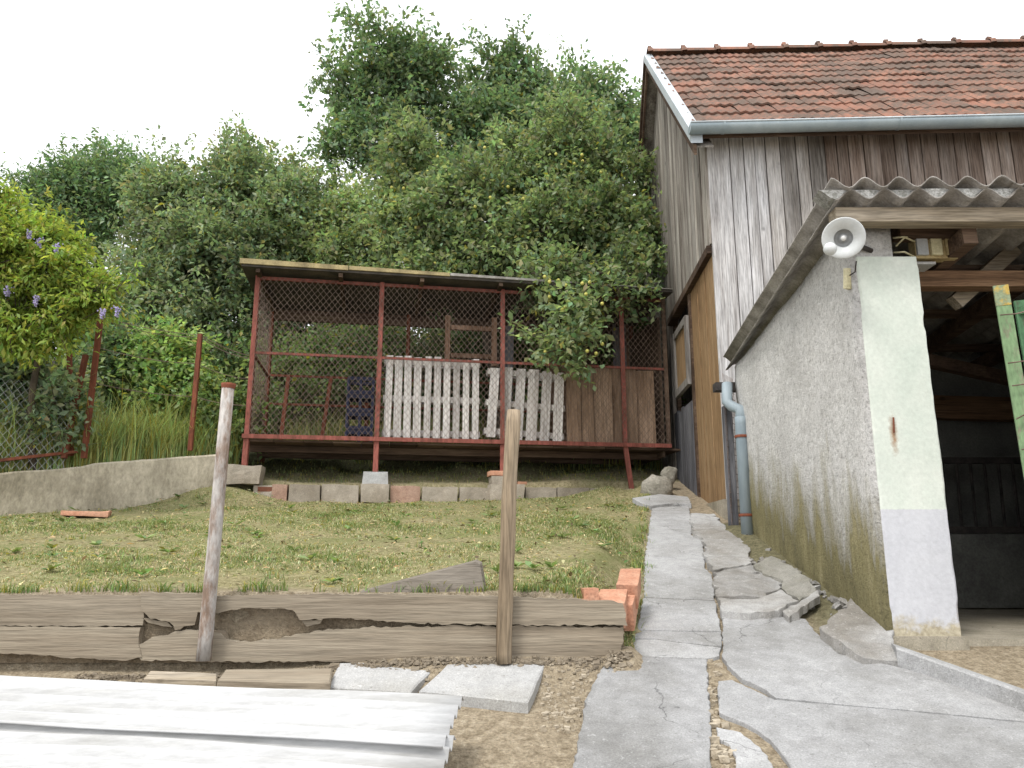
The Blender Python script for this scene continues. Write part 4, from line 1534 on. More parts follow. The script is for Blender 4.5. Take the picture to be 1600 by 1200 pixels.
# blue crates by the second post
posn = ('lowest', 'second', 'third', 'topmost')
for k in range(4):
    ct = thing('plastic_crate', 'dark blue plastic crate by the second coop post, %s in its stack' % posn[k], 'crate', CW(1.28, 0.75, FZ - .03 + k * 0.235), CA, 'blue crates stacked inside the coop')
    z0 = FZ - .03 + k * 0.235
    mb = MB()
    for (a, b) in (((1.12, .6), (1.44, .6)), ((1.12, .9), (1.44, .9)), ((1.12, .6), (1.12, .9)), ((1.44, .6), (1.44, .9))):
        for z in (z0 + 0.02, z0 + 0.2):
            mb.bar(CW(a[0], a[1], z), CW(b[0], b[1], z), 0.02, 0.05)
    mb.build('rim', M['blue_plastic'], ct)
    for (a, b) in ((1.12, .6), (1.44, .6), (1.12, .9), (1.44, .9), (1.28, .6), (1.28, .9)):
        MB().bar(CW(a, b, z0 + 0.02), CW(a, b, z0 + 0.2), 0.035, 0.035).build('upright', M['blue_plastic'], ct)
    MB().add([CW(1.12, .6, z0 + .01), CW(1.44, .6, z0 + .01), CW(1.44, .9, z0 + .01), CW(1.12, .9, z0 + .01)], [(0, 1, 2, 3)]).build('base', M['blue_plastic'], ct)

# piers under the legs
def rough_block(c, s, rz, mat, parent=None, name='block', jit=0.012, seed=0, rx=0.0):
    """a block with uneven faces"""
    n = 4
    mb = MB()
    R = Matrix.Rotation(rz, 3, 'Z') @ Matrix.Rotation(rx, 3, 'X')
    idx = {}
    vs, fs = [], []

    def vid(i, j, k):
        if (i, j, k) not in idx:
            p = Vector(((i / n - .5) * s[0], (j / n - .5) * s[1], (k / n - .5) * s[2]))
            q = p * 1.0
            e = sum(1 for w in (i, j, k) if w in (0, n))
            if e >= 2:
                q *= 0.985 - 0.02 * abs(noise.noise(p * 9 + Vector((seed, 0, 0))))
            q += Vector((noise.noise(p * 6 + Vector((seed, 1, 2))), noise.noise(p * 6 + Vector((5, seed, 2))), noise.noise(p * 6 + Vector((9, 1, seed))))) * jit
            idx[(i, j, k)] = len(vs)
            vs.append(Vector(c) + R @ q)
        return idx[(i, j, k)]
    for a in range(n):
        for b in range(n):
            fs.append((vid(a, b, 0), vid(a, b + 1, 0), vid(a + 1, b + 1, 0), vid(a + 1, b, 0)))
            fs.append((vid(a, b, n), vid(a + 1, b, n), vid(a + 1, b + 1, n), vid(a, b + 1, n)))
            fs.append((vid(a, 0, b), vid(a + 1, 0, b), vid(a + 1, 0, b + 1), vid(a, 0, b + 1)))
            fs.append((vid(a, n, b), vid(a, n, b + 1), vid(a + 1, n, b + 1), vid(a + 1, n, b)))
            fs.append((vid(0, a, b), vid(0, a, b + 1), vid(0, a + 1, b + 1), vid(0, a + 1, b)))
            fs.append((vid(n, a, b), vid(n, a + 1, b), vid(n, a + 1, b + 1), vid(n, a, b + 1)))
    mb.add(vs, fs)
    return mb.build(name, mat, parent)


c = CW(0.0, -0.02, 2.32)
tag(rough_block(c, (0.42, 0.3, 0.22), CA, M['concrete_block'], None, 'concrete_pier', 0.02, 1), 'squat chipped concrete pier under the left end of the coop', 'pier')
p2 = thing('concrete_pier', 'pale concrete pier between the edging blocks under the second leg', 'pier', CW(1.51, -0.02, 2.0))
rough_block(CW(1.51, -0.03, 2.12), (0.33, 0.3, 0.22), CA, M['concrete_block'], p2, 'base_block', 0.012, 2)
rough_block(CW(1.51, -0.02, 2.3), (0.3, 0.27, 0.15), CA, M['slab_pale'], p2, 'cap_block', 0.01, 3)
p3 = thing('concrete_pier', 'concrete pier topped with an orange brick under the third leg', 'pier', CW(3.055, -0.02, 2.0))
rough_block(CW(3.09, -0.03, 2.13), (0.42, 0.28, 0.24), CA, M['concrete_block'], p3, 'base_block', 0.014, 4)
rough_block(CW(3.05, -0.02, 2.3), (0.3, 0.25, 0.1), CA, M['concrete_block'], p3, 'cap_block', 0.012, 5)
rough_block(CW(3.03, -0.02, 2.385), (0.3, 0.2, 0.06), CA + .05, M['brick'], p3, 'brick', 0.006, 6)
rough_block(CW(3.27, -0.06, 2.27), (0.13, 0.12, 0.035), CA + .4, M['brick'], p3, 'brick', 0.004, 7)

# edging of concrete blocks below the coop
ed = thing('block_edging', 'low edging of concrete blocks along the top of the lawn', 'edging', CW(2.2, -0.05, 2.0), CA)
row = [(0.14, 0.2, 'concrete_block'), (0.34, 0.17, 'brick'), (0.53, 0.35, 'concrete_block'), (0.9, 0.42, 'concrete_block'),
       (1.7, 0.34, 'brick'), (2.07, 0.42, 'concrete_block'), (2.52, 0.4, 'concrete_block'),
       (3.33, 0.38, 'concrete_block'), (3.73, 0.4, 'concrete_block'), (4.15, 0.42, 'concrete_block'), (4.6, 0.4, 'concrete_block')]
for k, (s, w, mt) in enumerate(row):
    zt = lawn(coop_y(0)) * 0 + 2.21 + 0.01 * rnd.uniform(-1, 1)
    rough_block(CW(s + w / 2, -0.04 + rnd.uniform(-.02, .02), zt - 0.13), (w + 0.01, 0.16, 0.27), CA + rnd.uniform(-.03, .03), M['brick_pale' if mt == 'brick' else mt], ed, 'brick' if mt == 'brick' else 'concrete_block', 0.012, k + 20)
hb = MB().box(CW(0.26, -0.118, 2.155), (0.16, 0.012, 0.055), CA)
hb.build('brick_cell', M['brick_hole'], ed)
# earth mound and stones towards the barn
for k, (u, v, Y, r, sq, lab) in enumerate(((1027, 765, 9.0, 0.18, (1.05, .9, 0.9), 'rough grey boulder beside the dark barn door'), (1046, 742, 9.35, 0.11, (0.9, .8, 1.0), 'small stone wedged behind the grey boulder by the barn'))):
    p = P(u, v, Y)
    tag(MB().ball(p, r, 16, 12, sq, 0.3, k + 3).build('boulder', M['stone'], None, True), lab, 'stone')

# ------------------------------------------------------------------ left concrete wall, rusty fence
cwall = MB()
prof_pts = []
ptsW = []
A = WALL_A - WDIR * 3.2
nseg = 46
vs, fs = [], []
for i in range(nseg + 1):
    s = -3.2 + (2.18 + 3.2) * i / nseg
    base = WALL_A + WDIR * s
    zt = 2.235 + 0.15 * max(-1.2, s) + (0.03 if s > 0.75 else 0.0) + 0.012 * nz(s * 4, 1) + 0.006 * nz(s * 13, 5)
    for (d, z) in ((0.0, 1.5), (0.0, zt - 0.25), (0.005, zt - 0.02), (0.025, zt), (0.2, zt - 0.005), (0.2, 1.5)):
        q = base + WNRM * (d + 0.008 * nz(s * 3, z * 3, d))
        vs.append((q.x, q.y, z))
for i in range(nseg):
    for k in range(5):
        a = i * 6 + k
        fs.append((a, a + 6, a + 7, a + 1))
fs += [tuple(range(6)), tuple(reversed(range(nseg * 6, nseg * 6 + 6)))]
cwall.add(vs, fs)
tag(cwall.build('garden_wall', M['wall_old']), 'low stained concrete retaining wall along the left side of the lawn', 'wall')

fence = thing('wire_fence', 'rusty posts with sagging wire above the concrete wall', 'fence', WALL_A + WDIR * 0.9 + WNRM * 0.12 + Vector((0, 0, 2.3)))


def wall_pt(u, v, d=0.1):
    """the point seen at u, v that stands d behind the face of the garden wall"""
    a, b, c = ray(u, v)
    q = WALL_A + WNRM * d
    t = q.dot(WNRM) / (a * WNRM.x + b * WNRM.y)
    return Vector((a * t, b * t, EYE + c * t))


pA0, pA1 = wall_pt(131, 716), wall_pt(157, 488, 0.0)
posts = [(wall_pt(112, 712, .2), wall_pt(108, 540, .3), 0.045), (wall_pt(100, 716, .12), wall_pt(134, 555, .25), 0.05), (wall_pt(131, 716), wall_pt(158, 488, 0.08), 0.05), (wall_pt(297, 704), wall_pt(313, 522, 0.1), 0.05)]
for a, b, w in posts:
    MB().bar(a, b, w, w * 0.9, (0, 1, 0)).build('post', M['rust'], fence)
MB().bar(wall_pt(118, 440, .15), wall_pt(158, 492, .1), 0.045, 0.05).build('brace', M['rust'], fence)
MB().bar(wall_pt(-60, 726, .15), wall_pt(120, 706, .15), 0.1, 0.03).build('base_rail', M['rust'], fence)
w1 = wall_pt(157, 495, .09); w2 = wall_pt(313, 524, .1); w3 = P(398, 558, 9.1)


def sagwire(a, b, sag, r, n=10):
    return MB().tube([a.lerp(b, i / n) + Vector((0, 0, -sag * 4 * (i / n) * (1 - i / n))) for i in range(n + 1)], r, 5)


for dz, sg in ((0, .03), (-.02, .06), (-.35, .04), (-.75, .03)):
    sagwire(w1 + Vector((0, 0, dz)), w2 + Vector((0, 0, dz)), sg, 0.0045).build('wire', M['wire'], fence)
    sagwire(w2 + Vector((0, 0, dz)), w3 + Vector((0, 0, dz * .8)), sg, 0.0045).build('wire', M['wire'], fence)
net(wall_pt(-60, 700, .14), wall_pt(104, 700, .14), 2.28, 3.2, 0.075, 0.0022, 'wire_mesh', M['lamp_grey'], fence, seed=8)
for (u0, u1) in ((30, 60), (62, 84)):
    MB().bar(wall_pt(u0, 705, .3), wall_pt(u1, 560, .35), 0.025, 0.02, (0, 1, 0)).build('stake', M['barn_grey'], fence)

# ------------------------------------------------------------------ plank retaining edge, poles
RY = 4.0
edge = thing('plank_edging', 'rotten planks on edge holding back the lower side of the lawn', 'edging', (-0.6, RY, 0.85))


def fpoly(px, Y):
    return [P(u, v, Y) for u, v in px]


def plank(px, Y, th, mat='rot_plank', parent=edge, name='plank', seed=0, amp=0.004):
    pts = fpoly(px, Y)
    rr = random.Random(seed)
    out = []
    for i in range(len(pts)):
        a, b = pts[i], pts[(i + 1) % len(pts)]
        k = max(1, int((b - a).length / 0.022))
        for j in range(k):
            p = a.lerp(b, j / k)
            p.z += rr.uniform(-amp, amp) * 0.8 + amp * 1.2 * nz(p.x * 8, seed * 3.0)
            p.x += rr.uniform(-amp, amp)
            out.append(p)
    return MB().prism(out, (0, th, 0)).build(name, M[mat], parent)


plank([(-160, 929), (100, 930), (222, 931), (224, 965), (222, 977), (60, 978), (-160, 976)], RY, 0.045, seed=1)
plank([(-160, 978), (60, 980), (220, 980), (216, 1000), (222, 1026), (190, 1033), (120, 1028), (40, 1022), (-160, 1016)], RY - 0.012, 0.045, seed=2)
plank([(219, 926), (300, 928), (345, 932), (480, 929), (640, 928), (780, 932), (900, 937), (974, 941), (979, 976), (860, 977), (700, 975), (640, 974), (578, 968), (520, 966), (508, 968), (468, 968), (462, 956), (442, 950), (384, 950), (340, 958), (308, 956), (303, 976), (274, 983), (266, 970), (236, 968), (222, 955)], RY - 0.018, 0.042, seed=3, amp=0.006)
plank([(208, 1010), (240, 996), (290, 984), (318, 985), (344, 990), (352, 1000), (380, 1003), (430, 1000), (466, 990), (540, 982), (640, 978), (800, 979), (975, 980), (970, 1034), (700, 1033), (480, 1034), (330, 1034), (222, 1032)], RY - 0.008, 0.04, seed=4, amp=0.006)
for (pts, d) in (([(222, 966), (262, 972), (270, 980), (232, 974)], 0.02), ([(330, 986), (352, 986), (354, 998), (334, 1000)], 0.03), ([(470, 969), (505, 969), (500, 975), (480, 978)], 0.02)):
    plank(pts, RY - 0.0, d, 'rot_plank', edge, 'splinter', 5, 0.003)
# soil showing in the rotted hollow: the cut face of the lawn
sb = MB()
pts = fpoly([(-170, 935), (975, 945), (975, 1036), (-170, 1036)], RY + 0.03)
nn_ = 60
vs, fs = [], []
for i in range(nn_ + 1):
    for j in range(9):
        a = pts[0].lerp(pts[1], i / nn_); b = pts[3].lerp(pts[2], i / nn_)
        p = a.lerp(b, j / 8)
        p.y += 0.02 - 0.03 * (j / 8) + 0.03 * nz(p.x * 6, p.z * 9)
        p.y = max(p.y, RY + 0.037)
        vs.append(p)
for i in range(nn_):
    for j in range(8):
        a = i * 9 + j
        fs.append((a, a + 1, a + 10, a + 9))
sb.add(vs, fs)
soil_m = m_plain('brown_earth', (0.2, 0.155, 0.105), (0.33, 0.27, 0.19), 9, 0.95, 0.9, 0.03, 60)
sb.build('earth_face', soil_m, edge)
# loose earth and wood crumbs at the foot
cr = MB()
for i in range(1400):
    u = rng.uniform(130, 985)
    v = 1034 + abs(rng.normal(0, 9)) - 6
    p = G(u, v)
    if p.y > RY - 0.03:
        p.y = RY - 0.03 - rng.random() * 0.05
    r = abs(rng.normal(0.002, 0.0035)) + 0.002
    cr.box((p.x, p.y, H(p.x, p.y)[0] + r * 0.4), (r * 3, r * 1.7, r * 1.2), rng.random() * 6, rng.normal(0, .3), rng.normal(0, .3), r * .3)
tag(cr.build('wood_crumbs', M['rot_plank']), 'crumbs of rotten wood and earth below the plank edging', 'crumbs', kind='stuff')

# two poles in front of the planks
q = [P(318, 1032, 3.93), P(322, 990, 3.93), P(334, 860, 3.93), P(346, 720, 3.93), P(357, 603, 3.93)]
po = thing('fence_pole', 'rusty iron pole with peeling white paint and flared top', 'pole', q[0])
MB().tube([p + Vector((0.002 * math.sin(i * 3), 0, 0)) for i, p in enumerate(q)], [0.037, 0.036, 0.034, 0.033, 0.032], 12).build('pipe', M['white_pipe'], po, True)
MB().lathe([(0.033, -0.015), (0.036, 0.0), (0.038, 0.012), (0.03, 0.012), (0.0, 0.005)], q[-1], q[-1] - q[-2], 12).build('rim', M['rust'], po, True)
q = [P(787, 1036, 3.93), P(789, 960, 3.93), P(793, 850, 3.93), P(797, 740, 3.93), P(803, 641, 3.93)]
wp = MB()
pts, rad = [], []
for i in range(len(q) - 1):
    for j in range(5):
        p = q[i].lerp(q[i + 1], j / 5)
        p.x += 0.006 * nz(p.z * 5, 2.0)
        pts.append(p); rad.append(0.038 + 0.003 * nz(p.z * 4, 7.0))
pts.append(q[-1]); rad.append(0.034)
wp.tube(pts, rad, 12)
tag(wp.build('wooden_pole', M['pole_wood'], None, True), 'weathered brown round wooden pole in front of the planks', 'pole')

# board lying on the lawn edge
pts = [P(562, 926, 4.07), P(742, 878, 4.13), P(750, 882, 4.13), P(758, 931, 4.09), P(640, 934, 4.06)]
tag(MB().prism(pts, (0.01, 0.03, 0.012)).build('loose_board', M['board_grey']), 'wedge-shaped loose grey board lying on top of the plank edging', 'board')


# hollow bricks at the end of the planks
def hollow_brick(label, c, s, rz, tilt=0.0, seed=0):
    b = thing('hollow_brick', label, 'brick', Vector(c) - Vector((0, 0, s[2] / 2)), 0, 'orange bricks at the lawn corner')
    rough_block(c, s, rz, M['brick'], b, 'brick_body', 0.005, seed, tilt)
    return b


hollow_brick('orange brick nearest the plank end, beside the path', P(957, 950, 4.25), (0.15, 0.27, 0.13), -0.22, 0.2, seed=1)
hollow_brick('orange brick furthest back in the row beside the path', P(983, 918, 4.56), (0.12, 0.34, 0.13), -0.22, 0.25, seed=2)
hollow_brick('small orange brick piece standing apart behind the plank end', P(921, 932, 4.2), (0.085, 0.1, 0.09), 0.1, seed=3)
hollow_brick('middle orange brick lying low against the path edge', P(985, 950, 4.4), (0.055, 0.36, 0.14), -0.22, 0.22, seed=4)
tag(rough_block(P(866, 941, 4.12), (0.36, 0.12, 0.035), 0.02, M['brick'], None, 'brick_strip', 0.006, 9), 'flat broken brick strip just behind the right plank', 'brick')
tag(rough_block(P(135, 803, 7.6), (0.42, 0.2, 0.05), 0.3, M['brick'], None, 'brick_piece', 0.02, 10), 'flat red brick piece at the foot of the concrete wall', 'brick')
tag(rough_block(P(22, 842, 6.55), (0.34, 0.3, 0.05), 0.3, M['brick'], None, 'brick_piece', 0.02, 11), 'pale red brick piece half sunk in the lawn at far left', 'brick')

# two pale slabs below the planks and the wood scraps beside them
tag(slab(gpoly([(700, 1036), (852, 1037), (825, 1096), (655, 1078)], 0.0), 0.06, 'paving_slab', M['slab_pale'], None, 0.1, 0.004, 21), 'large pale concrete slab below the wooden pole', 'slab')
tag(slab(gpoly([(530, 1036), (686, 1034), (642, 1080), (512, 1072)], -0.01), 0.05, 'paving_slab', M['slab_pale'], None, 0.1, 0.004, 22), 'smaller pale concrete slab left of the one below the wooden pole', 'slab')
tag(slab(gpoly([(352, 1046), (520, 1044), (516, 1066), (340, 1062)], 0.03), 0.05, 'wood_scrap', M['rot_plank'], None, 0.1, 0.006, 23), 'flat brown wood scrap between white sheets and planks', 'board')
tag(slab(gpoly([(235, 1048), (340, 1052), (338, 1062), (225, 1058)], 0.03), 0.05, 'wood_scrap', M['beam_pale'], None, 0.1, 0.006, 24), 'narrow grey wood scrap below the white pole', 'board')

# stacked corrugated sheets at the bottom left
sd = Vector((-0.993, 0.116, 0.0267)).normalized()
sl = Vector((-0.116, -0.993, -0.23 * 0.993)).normalized()       # down the slope, towards the camera
upS = sd.cross(sl)
if upS.z < 0: upS = -upS
corner = Vector((-0.185, 3.14, 0.22 + 0.23 * 3.14))
sh1 = corrugated(corner, sl, sd, upS, 0.42, 2.6, 0.076, 0.014, 0.006, math.pi, 0.012, 10, 14, 0.012, 2)
tag(sh1.build('corrugated_sheet', M['fibre_white'], None, True), 'narrow upper white corrugated sheet on the low stack', 'roofing sheet', 'white corrugated sheets')
sh2 = corrugated(corner + sl * 0.27 - sd * 0.02 + Vector((0, 0, -0.02)), sl, sd, upS, 1.09, 2.7, 0.076, 0.014, 0.006, math.pi, 0.0, 10, 10, 0.02, 5)
tag(sh2.build('corrugated_sheet', M['fibre_white'], None, True), 'wide lower white corrugated sheet nearest the camera', 'roofing sheet', 'white corrugated sheets')
# battens and a block carrying the sheets
for k, (d, lab) in enumerate(((0.12, 'rough concrete block under the right end of the white sheets'), (1.5, 'rough concrete block hidden under the middle of the white sheets'))):
    c = corner + sd * d + sl * 0.5
    g = H(c.x, c.y)[0]
    top = c.z - 0.1
    tag(rough_block((c.x, c.y, (g + top) / 2 - .02), (0.2, 0.7, max(0.06, top - g) + .04), 0.1, M['concrete_block'], None, 'support_block', 0.012, 30 + k), lab, 'block')

# ------------------------------------------------------------------ foliage
def leaf_mesh(name, pos, direc, nrm, ln, wd, col, mat, parent, fold=0.25):
    """pos/direc/nrm: (n,3); each leaf is a folded lozenge of two triangles"""
    n = len(pos)
    direc = direc / np.linalg.norm(direc, axis=1, keepdims=True)
    side = np.cross(direc, nrm)
    side /= np.linalg.norm(side, axis=1, keepdims=True) + 1e-9
    up = np.cross(side, direc)
    ln = ln[:, None]; wd = wd[:, None]
    v = np.empty((n, 4, 3))
    v[:, 0] = pos
    v[:, 1] = pos + direc * ln * 0.5 + side * wd * 0.5 + up * wd * fold
    v[:, 2] = pos + direc * ln
    v[:, 3] = pos + direc * ln * 0.5 - side * wd * 0.5 + up * wd * fold
    root = root_of(parent) if parent else None
    if root is not None:
        v = v - np.array(root.location)[None, None, :]
    me = bpy.data.meshes.new(name)
    me.vertices.add(n * 4)
    me.vertices.foreach_set('co', v.reshape(-1).astype(np.float32))
    base = (np.arange(n) * 4)[:, None]
    li = np.concatenate([base, base + 1, base + 2, base, base + 2, base + 3], axis=1).reshape(-1)
    me.loops.add(n * 6)
    me.loops.foreach_set('vertex_index', li.astype(np.int32))
    me.polygons.add(n * 2)
    me.polygons.foreach_set('loop_start', (np.arange(n * 2) * 3).astype(np.int32))
    me.update(calc_edges=True)
    ca_ = me.color_attributes.new('leaf', 'FLOAT_COLOR', 'POINT')
    c4 = np.ones((n, 4, 4), dtype=np.float32)
    c4[:, :, :3] = col[:, None, :]
    ca_.data.foreach_set('color', c4.reshape(-1))
    me.materials.append(mat)
    o = bpy.data.objects.new(name, me)
    C.objects.link(o)
    if parent:
        o.parent = parent
    return o


def leaf_cols(rg, n, base, spread=0.25, yellow=0.04, clump=None):
    b = np.array(base)[None, :] * np.ones((n, 1))
    k = np.exp(rg.normal(0, spread, n))
    if clump is not None:
        k = k * clump
    c = b * k[:, None]
    c[:, 0] *= np.exp(rg.normal(0, 0.14, n))
    m_ = rg.random(n) < yellow
    c[m_] = np.array((0.3, 0.27, 0.06))[None, :] * np.exp(rg.normal(0, .2, m_.sum()))[:, None]
    return np.clip(c, 0, 0.9)


def crown(rg, blobs, n, per, spread, shell=0.55):
    """blobs: (x,y,z,rx,ry,rz). Twig clusters spread through the blobs, denser to the outside; returns leaf spots, outward vectors, clump tone"""
    subs = []
    for b in blobs:
        subs.append((b[0], b[1], b[2], b[3] * 0.6, b[4] * 0.6, b[5] * 0.6))
        for k in range(9):
            d = rg.normal(size=3)
            d /= np.linalg.norm(d)
            f = rg.uniform(0.6, 1.08)
            q = rg.uniform(0.2, 0.44)
            subs.append((b[0] + d[0] * b[3] * f, b[1] + d[1] * b[4] * f, b[2] + d[2] * b[5] * f, b[3] * q, b[4] * q, b[5] * q))
    bl = np.array(subs)
    vol = (bl[:, 3] * bl[:, 4] * bl[:, 5]) ** 0.72
    nc = int(n // per * 1.7)
    which = rg.choice(len(bl), nc, p=vol / vol.sum())
    d = rg.normal(size=(nc, 3))
    d /= np.linalg.norm(d, axis=1, keepdims=True)
    r = shell + (0.98 - shell) * rg.random(nc) ** 0.7
    r *= 1 + 0.14 * rg.normal(size=nc).clip(-1.5, 2.0)
    cc = bl[which, :3] + d * r[:, None] * bl[which, 3:6]
    # boughs with air between them: where a coarse field is low no twig grows
    fq = 0.3 / spread
    fld = np.array([noise.noise(Vector(c) * fq) + 0.5 * noise.noise(Vector(c) * fq * 2.3) for c in cc])
    keep = rg.random(nc) < np.clip((fld + 0.34) * 2.2, 0.04, 1.0)
    cc, d, which = cc[keep], d[keep], which[keep]
    nc = len(cc)
    tone = np.exp(rg.normal(0, 0.12, len(bl)))[which] * np.exp(rg.normal(0, 0.14, nc))
    td = d * 0.75 + rg.normal(size=(nc, 3)) * 0.5
    td[:, 2] += 0.12
    td /= np.linalg.norm(td, axis=1, keepdims=True)
    tl = spread * 3.0 * np.exp(rg.normal(0, 0.25, nc))
    cid = np.repeat(np.arange(nc), per)
    t = rg.random(len(cid)) ** 0.8
    pos = cc[cid] + td[cid] * (t * tl[cid])[:, None] + rg.normal(size=(len(cid), 3)) * spread * 0.36
    out = td[cid] + rg.normal(size=(len(cid), 3)) * 0.45
    return pos, out, tone[cid], cc, which // 10, cc + td * tl[:, None] * 0.9


def limb(mb, a, b, r0, r1, rg, wob=0.12, n=6, sides=7):
    a, b = Vector(a), Vector(b)
    Ln = (b - a).length
    pts, rad = [], []
    ph = rg.random(3) * 6
    for i in range(n + 1):
        t = i / n
        p = a.lerp(b, t)
        w = wob * Ln * math.sin(math.pi * t)
        p += Vector((math.sin(t * 5 + ph[0]) * w * .5, math.sin(t * 4 + ph[1]) * w * .5, math.sin(math.pi * t) * wob * Ln * .5))
        pts.append(p); rad.append(r0 + (r1 - r0) * t)
    mb.tube(pts, rad, sides)


def tree(name, label, base, fork, blobs, n, ln, base_col, seed, per=26, spread=0.2, trunk=0.16, leaf='leaf', cat='tree', group=None, yellow=0.03, aspect=0.55, droop=0.2, shell=0.5, twigs=60, colspread=0.17, tone_amp=1.0):
    rg = np.random.default_rng(seed)
    t = thing(name, label, cat, base, 0, group)
    mb = MB()
    fork = Vector(fork)
    limb(mb, base, fork, trunk, trunk * 0.7, rg, 0.05, 6, 9)
    bl = [b for b in blobs]
    for b in bl:
        limb(mb, fork, b[:3], trunk * 0.5, trunk * 0.12, rg, 0.1)
    pos, out, tone, cc, which, tip = crown(rg, bl, n, per, spread, shell)
    for k in rg.choice(len(cc), min(twigs, len(cc)), replace=False):
        b = bl[which[k]]
        limb(mb, b[:3], cc[k], trunk * 0.12, 0.006, rg, 0.1, 4, 5)
    for k in range(len(cc)):
        mb.tube([cc[k], tip[k]], [0.007, 0.002], 3, False)
    mb.build('trunk', M['bark'], t, True)
    m_ = len(pos)
    d = out * 0.6 + rg.normal(size=(m_, 3)) * 0.8
    d[:, 2] -= droop
    nr = rg.normal(size=(m_, 3)) * 0.55
    nr[:, 2] += 1.0
    L_ = ln * np.exp(rg.normal(0, 0.2, m_).clip(-.5, .4))
    col = leaf_cols(rg, m_, base_col, colspread, yellow, tone ** tone_amp)
    leaf_mesh('crown', pos, d, nr, L_, L_ * aspect, col, M[leaf], t)
    return t


def pb(u, v, Y, ru, rv=None, rd=None):
    """a blob of foliage: centre at (u, v, Y), radii from sizes in the photograph"""
    p = P(u, v, Y)
    k = Y / 1150.0 * 0.88
    rv = rv or ru
    return (p.x, p.y, p.z, ru * k, (rd * k if rd else ru * k * 0.9), rv * k)


def gh(x, y):
    return Vector((x, y, H(x, y)[0] - 0.1))


# tall dark tree far behind the coop
b = gh(-1.4, 19)
tree('walnut_tree', 'tall dark green tree rising highest behind the coop', b, P(690, 330, 18.5),
     [pb(590, 97, 18, 62, 56), pb(545, 162, 18, 52, 48), pb(660, 112, 18, 66, 56), pb(540, 227, 17.6, 42, 34), pb(625, 207, 17.5, 76, 56), pb(708, 162, 18.4, 50, 60),
      pb(790, 132, 18.5, 44, 52), pb(770, 207, 18, 78, 50), pb(860, 172, 18.4, 60, 50), pb(940, 162, 18.6, 62, 46), pb(985, 202, 18.6, 40, 60), pb(900, 227, 18, 80, 50), pb(610, 274, 17.4, 50, 40), pb(700, 272, 17.8, 80, 50), pb(820, 292, 18, 110, 50)],
     62000, 0.145, (0.17, 0.24, 0.14), 101, 26, 0.23, 0.24, yellow=0.01, shell=0.6)
# fruit tree right behind and over the coop
b = gh(-0.1, 11.6)
ft = tree('apple_tree', 'light green fruit tree hanging over the coop roof with small yellow fruit', b, P(760, 440, 11.7),
          [pb(650, 270, 11.4, 56, 58), pb(630, 350, 11.2, 58, 58), pb(720, 330, 11, 76, 74), pb(700, 405, 11, 84, 40), pb(800, 300, 11.4, 60, 60), pb(810, 385, 10.8, 84, 60), pb(880, 250, 11.3, 58, 66), pb(930, 300, 11.3, 62, 72), pb(900, 370, 10.8, 84, 74), pb(970, 370, 11, 44, 70), pb(875, 435, 9.6, 62, 46, 34), pb(905, 485, 9.0, 50, 52, 26), pb(878, 545, 8.8, 28, 36, 16), pb(960, 430, 9.7, 56, 56, 34), pb(940, 470, 9.3, 40, 40, 24), pb(985, 400, 10.4, 36, 50, 30), pb(660, 425, 10.4, 50, 22, 40), pb(880, 200, 11.5, 22, 40), pb(805, 230, 11.6, 18, 44), pb(920, 200, 11.5, 16, 34)],
          66000, 0.088, (0.21, 0.27, 0.145), 102, 24, 0.135, 0.14, yellow=0.015, shell=0.45, twigs=140, aspect=0.6)
rg = np.random.default_rng(77)
fm = MB()
for k in range(90):
    u, v = rg.uniform(610, 985), rg.uniform(230, 470)
    p = P(u, v, rg.uniform(10.2, 11.2))
    fm.ball(p, 0.026, 6, 5)
for k in range(24):
    p = P(rg.uniform(850, 945), rg.uniform(430, 560), rg.uniform(8.65, 9.1))
    fm.ball(p, 0.024, 6, 5)
tag(fm.build('fruit', M['fruit'], ft, True), kind='stuff')
# broad tree at left centre
b = gh(-7.0, 15.5)
tree('round_tree', 'broad grey-green tree left of the coop', b, P(320, 470, 15.5),
     [pb(370, 290, 15, 64, 52), pb(300, 330, 15, 74, 62), pb(235, 370, 14.6, 66, 60), pb(400, 360, 14.8, 80, 64), pb(330, 420, 14.4, 96, 66), pb(225, 450, 14.2, 60, 66), pb(440, 330, 15.2, 52, 60), pb(300, 500, 14.2, 96, 62), pb(210, 520, 14, 56, 44), pb(400, 480, 14.4, 70, 70), pb(380, 250, 15.2, 34, 26)],
     60000, 0.11, (0.225, 0.285, 0.17), 103, 26, 0.19, 0.2, yellow=0.015, shell=0.45)
# lighter loose tree between the two
b = gh(-4.4, 17.0)
tree('loose_tree', 'pale loose-leaved tree between the round tree and the tall dark one', b, P(500, 420, 16.5),
     [pb(475, 320, 16, 50, 44), pb(530, 345, 15.6, 60, 46), pb(500, 400, 15.4, 70, 50), pb(575, 400, 15.4, 54, 46), pb(455, 280, 16.5, 26, 24), pb(560, 330, 16, 34, 40), pb(540, 460, 15, 90, 50)],
     24000, 0.105, (0.24, 0.3, 0.155), 104, 22, 0.2, 0.13, yellow=0.02, shell=0.4)
# dark tree at the far left
b = gh(-13.8, 23.5)
tree('acacia_tree', 'dark feathery tree at the far left against the sky', b, P(160, 380, 23),
     [pb(165, 262, 22.5, 52, 34), pb(110, 290, 22.5, 56, 34), pb(80, 320, 22.5, 46, 34), pb(210, 290, 22.5, 56, 36), pb(150, 320, 22, 84, 46), pb(245, 310, 22.6, 40, 34), pb(120, 370, 22, 80, 46), pb(60, 350, 22.4, 40, 36)],
     34000, 0.16, (0.165, 0.245, 0.135), 105, 24, 0.27, 0.22, yellow=0.0, shell=0.35, aspect=0.4, droop=0.4)
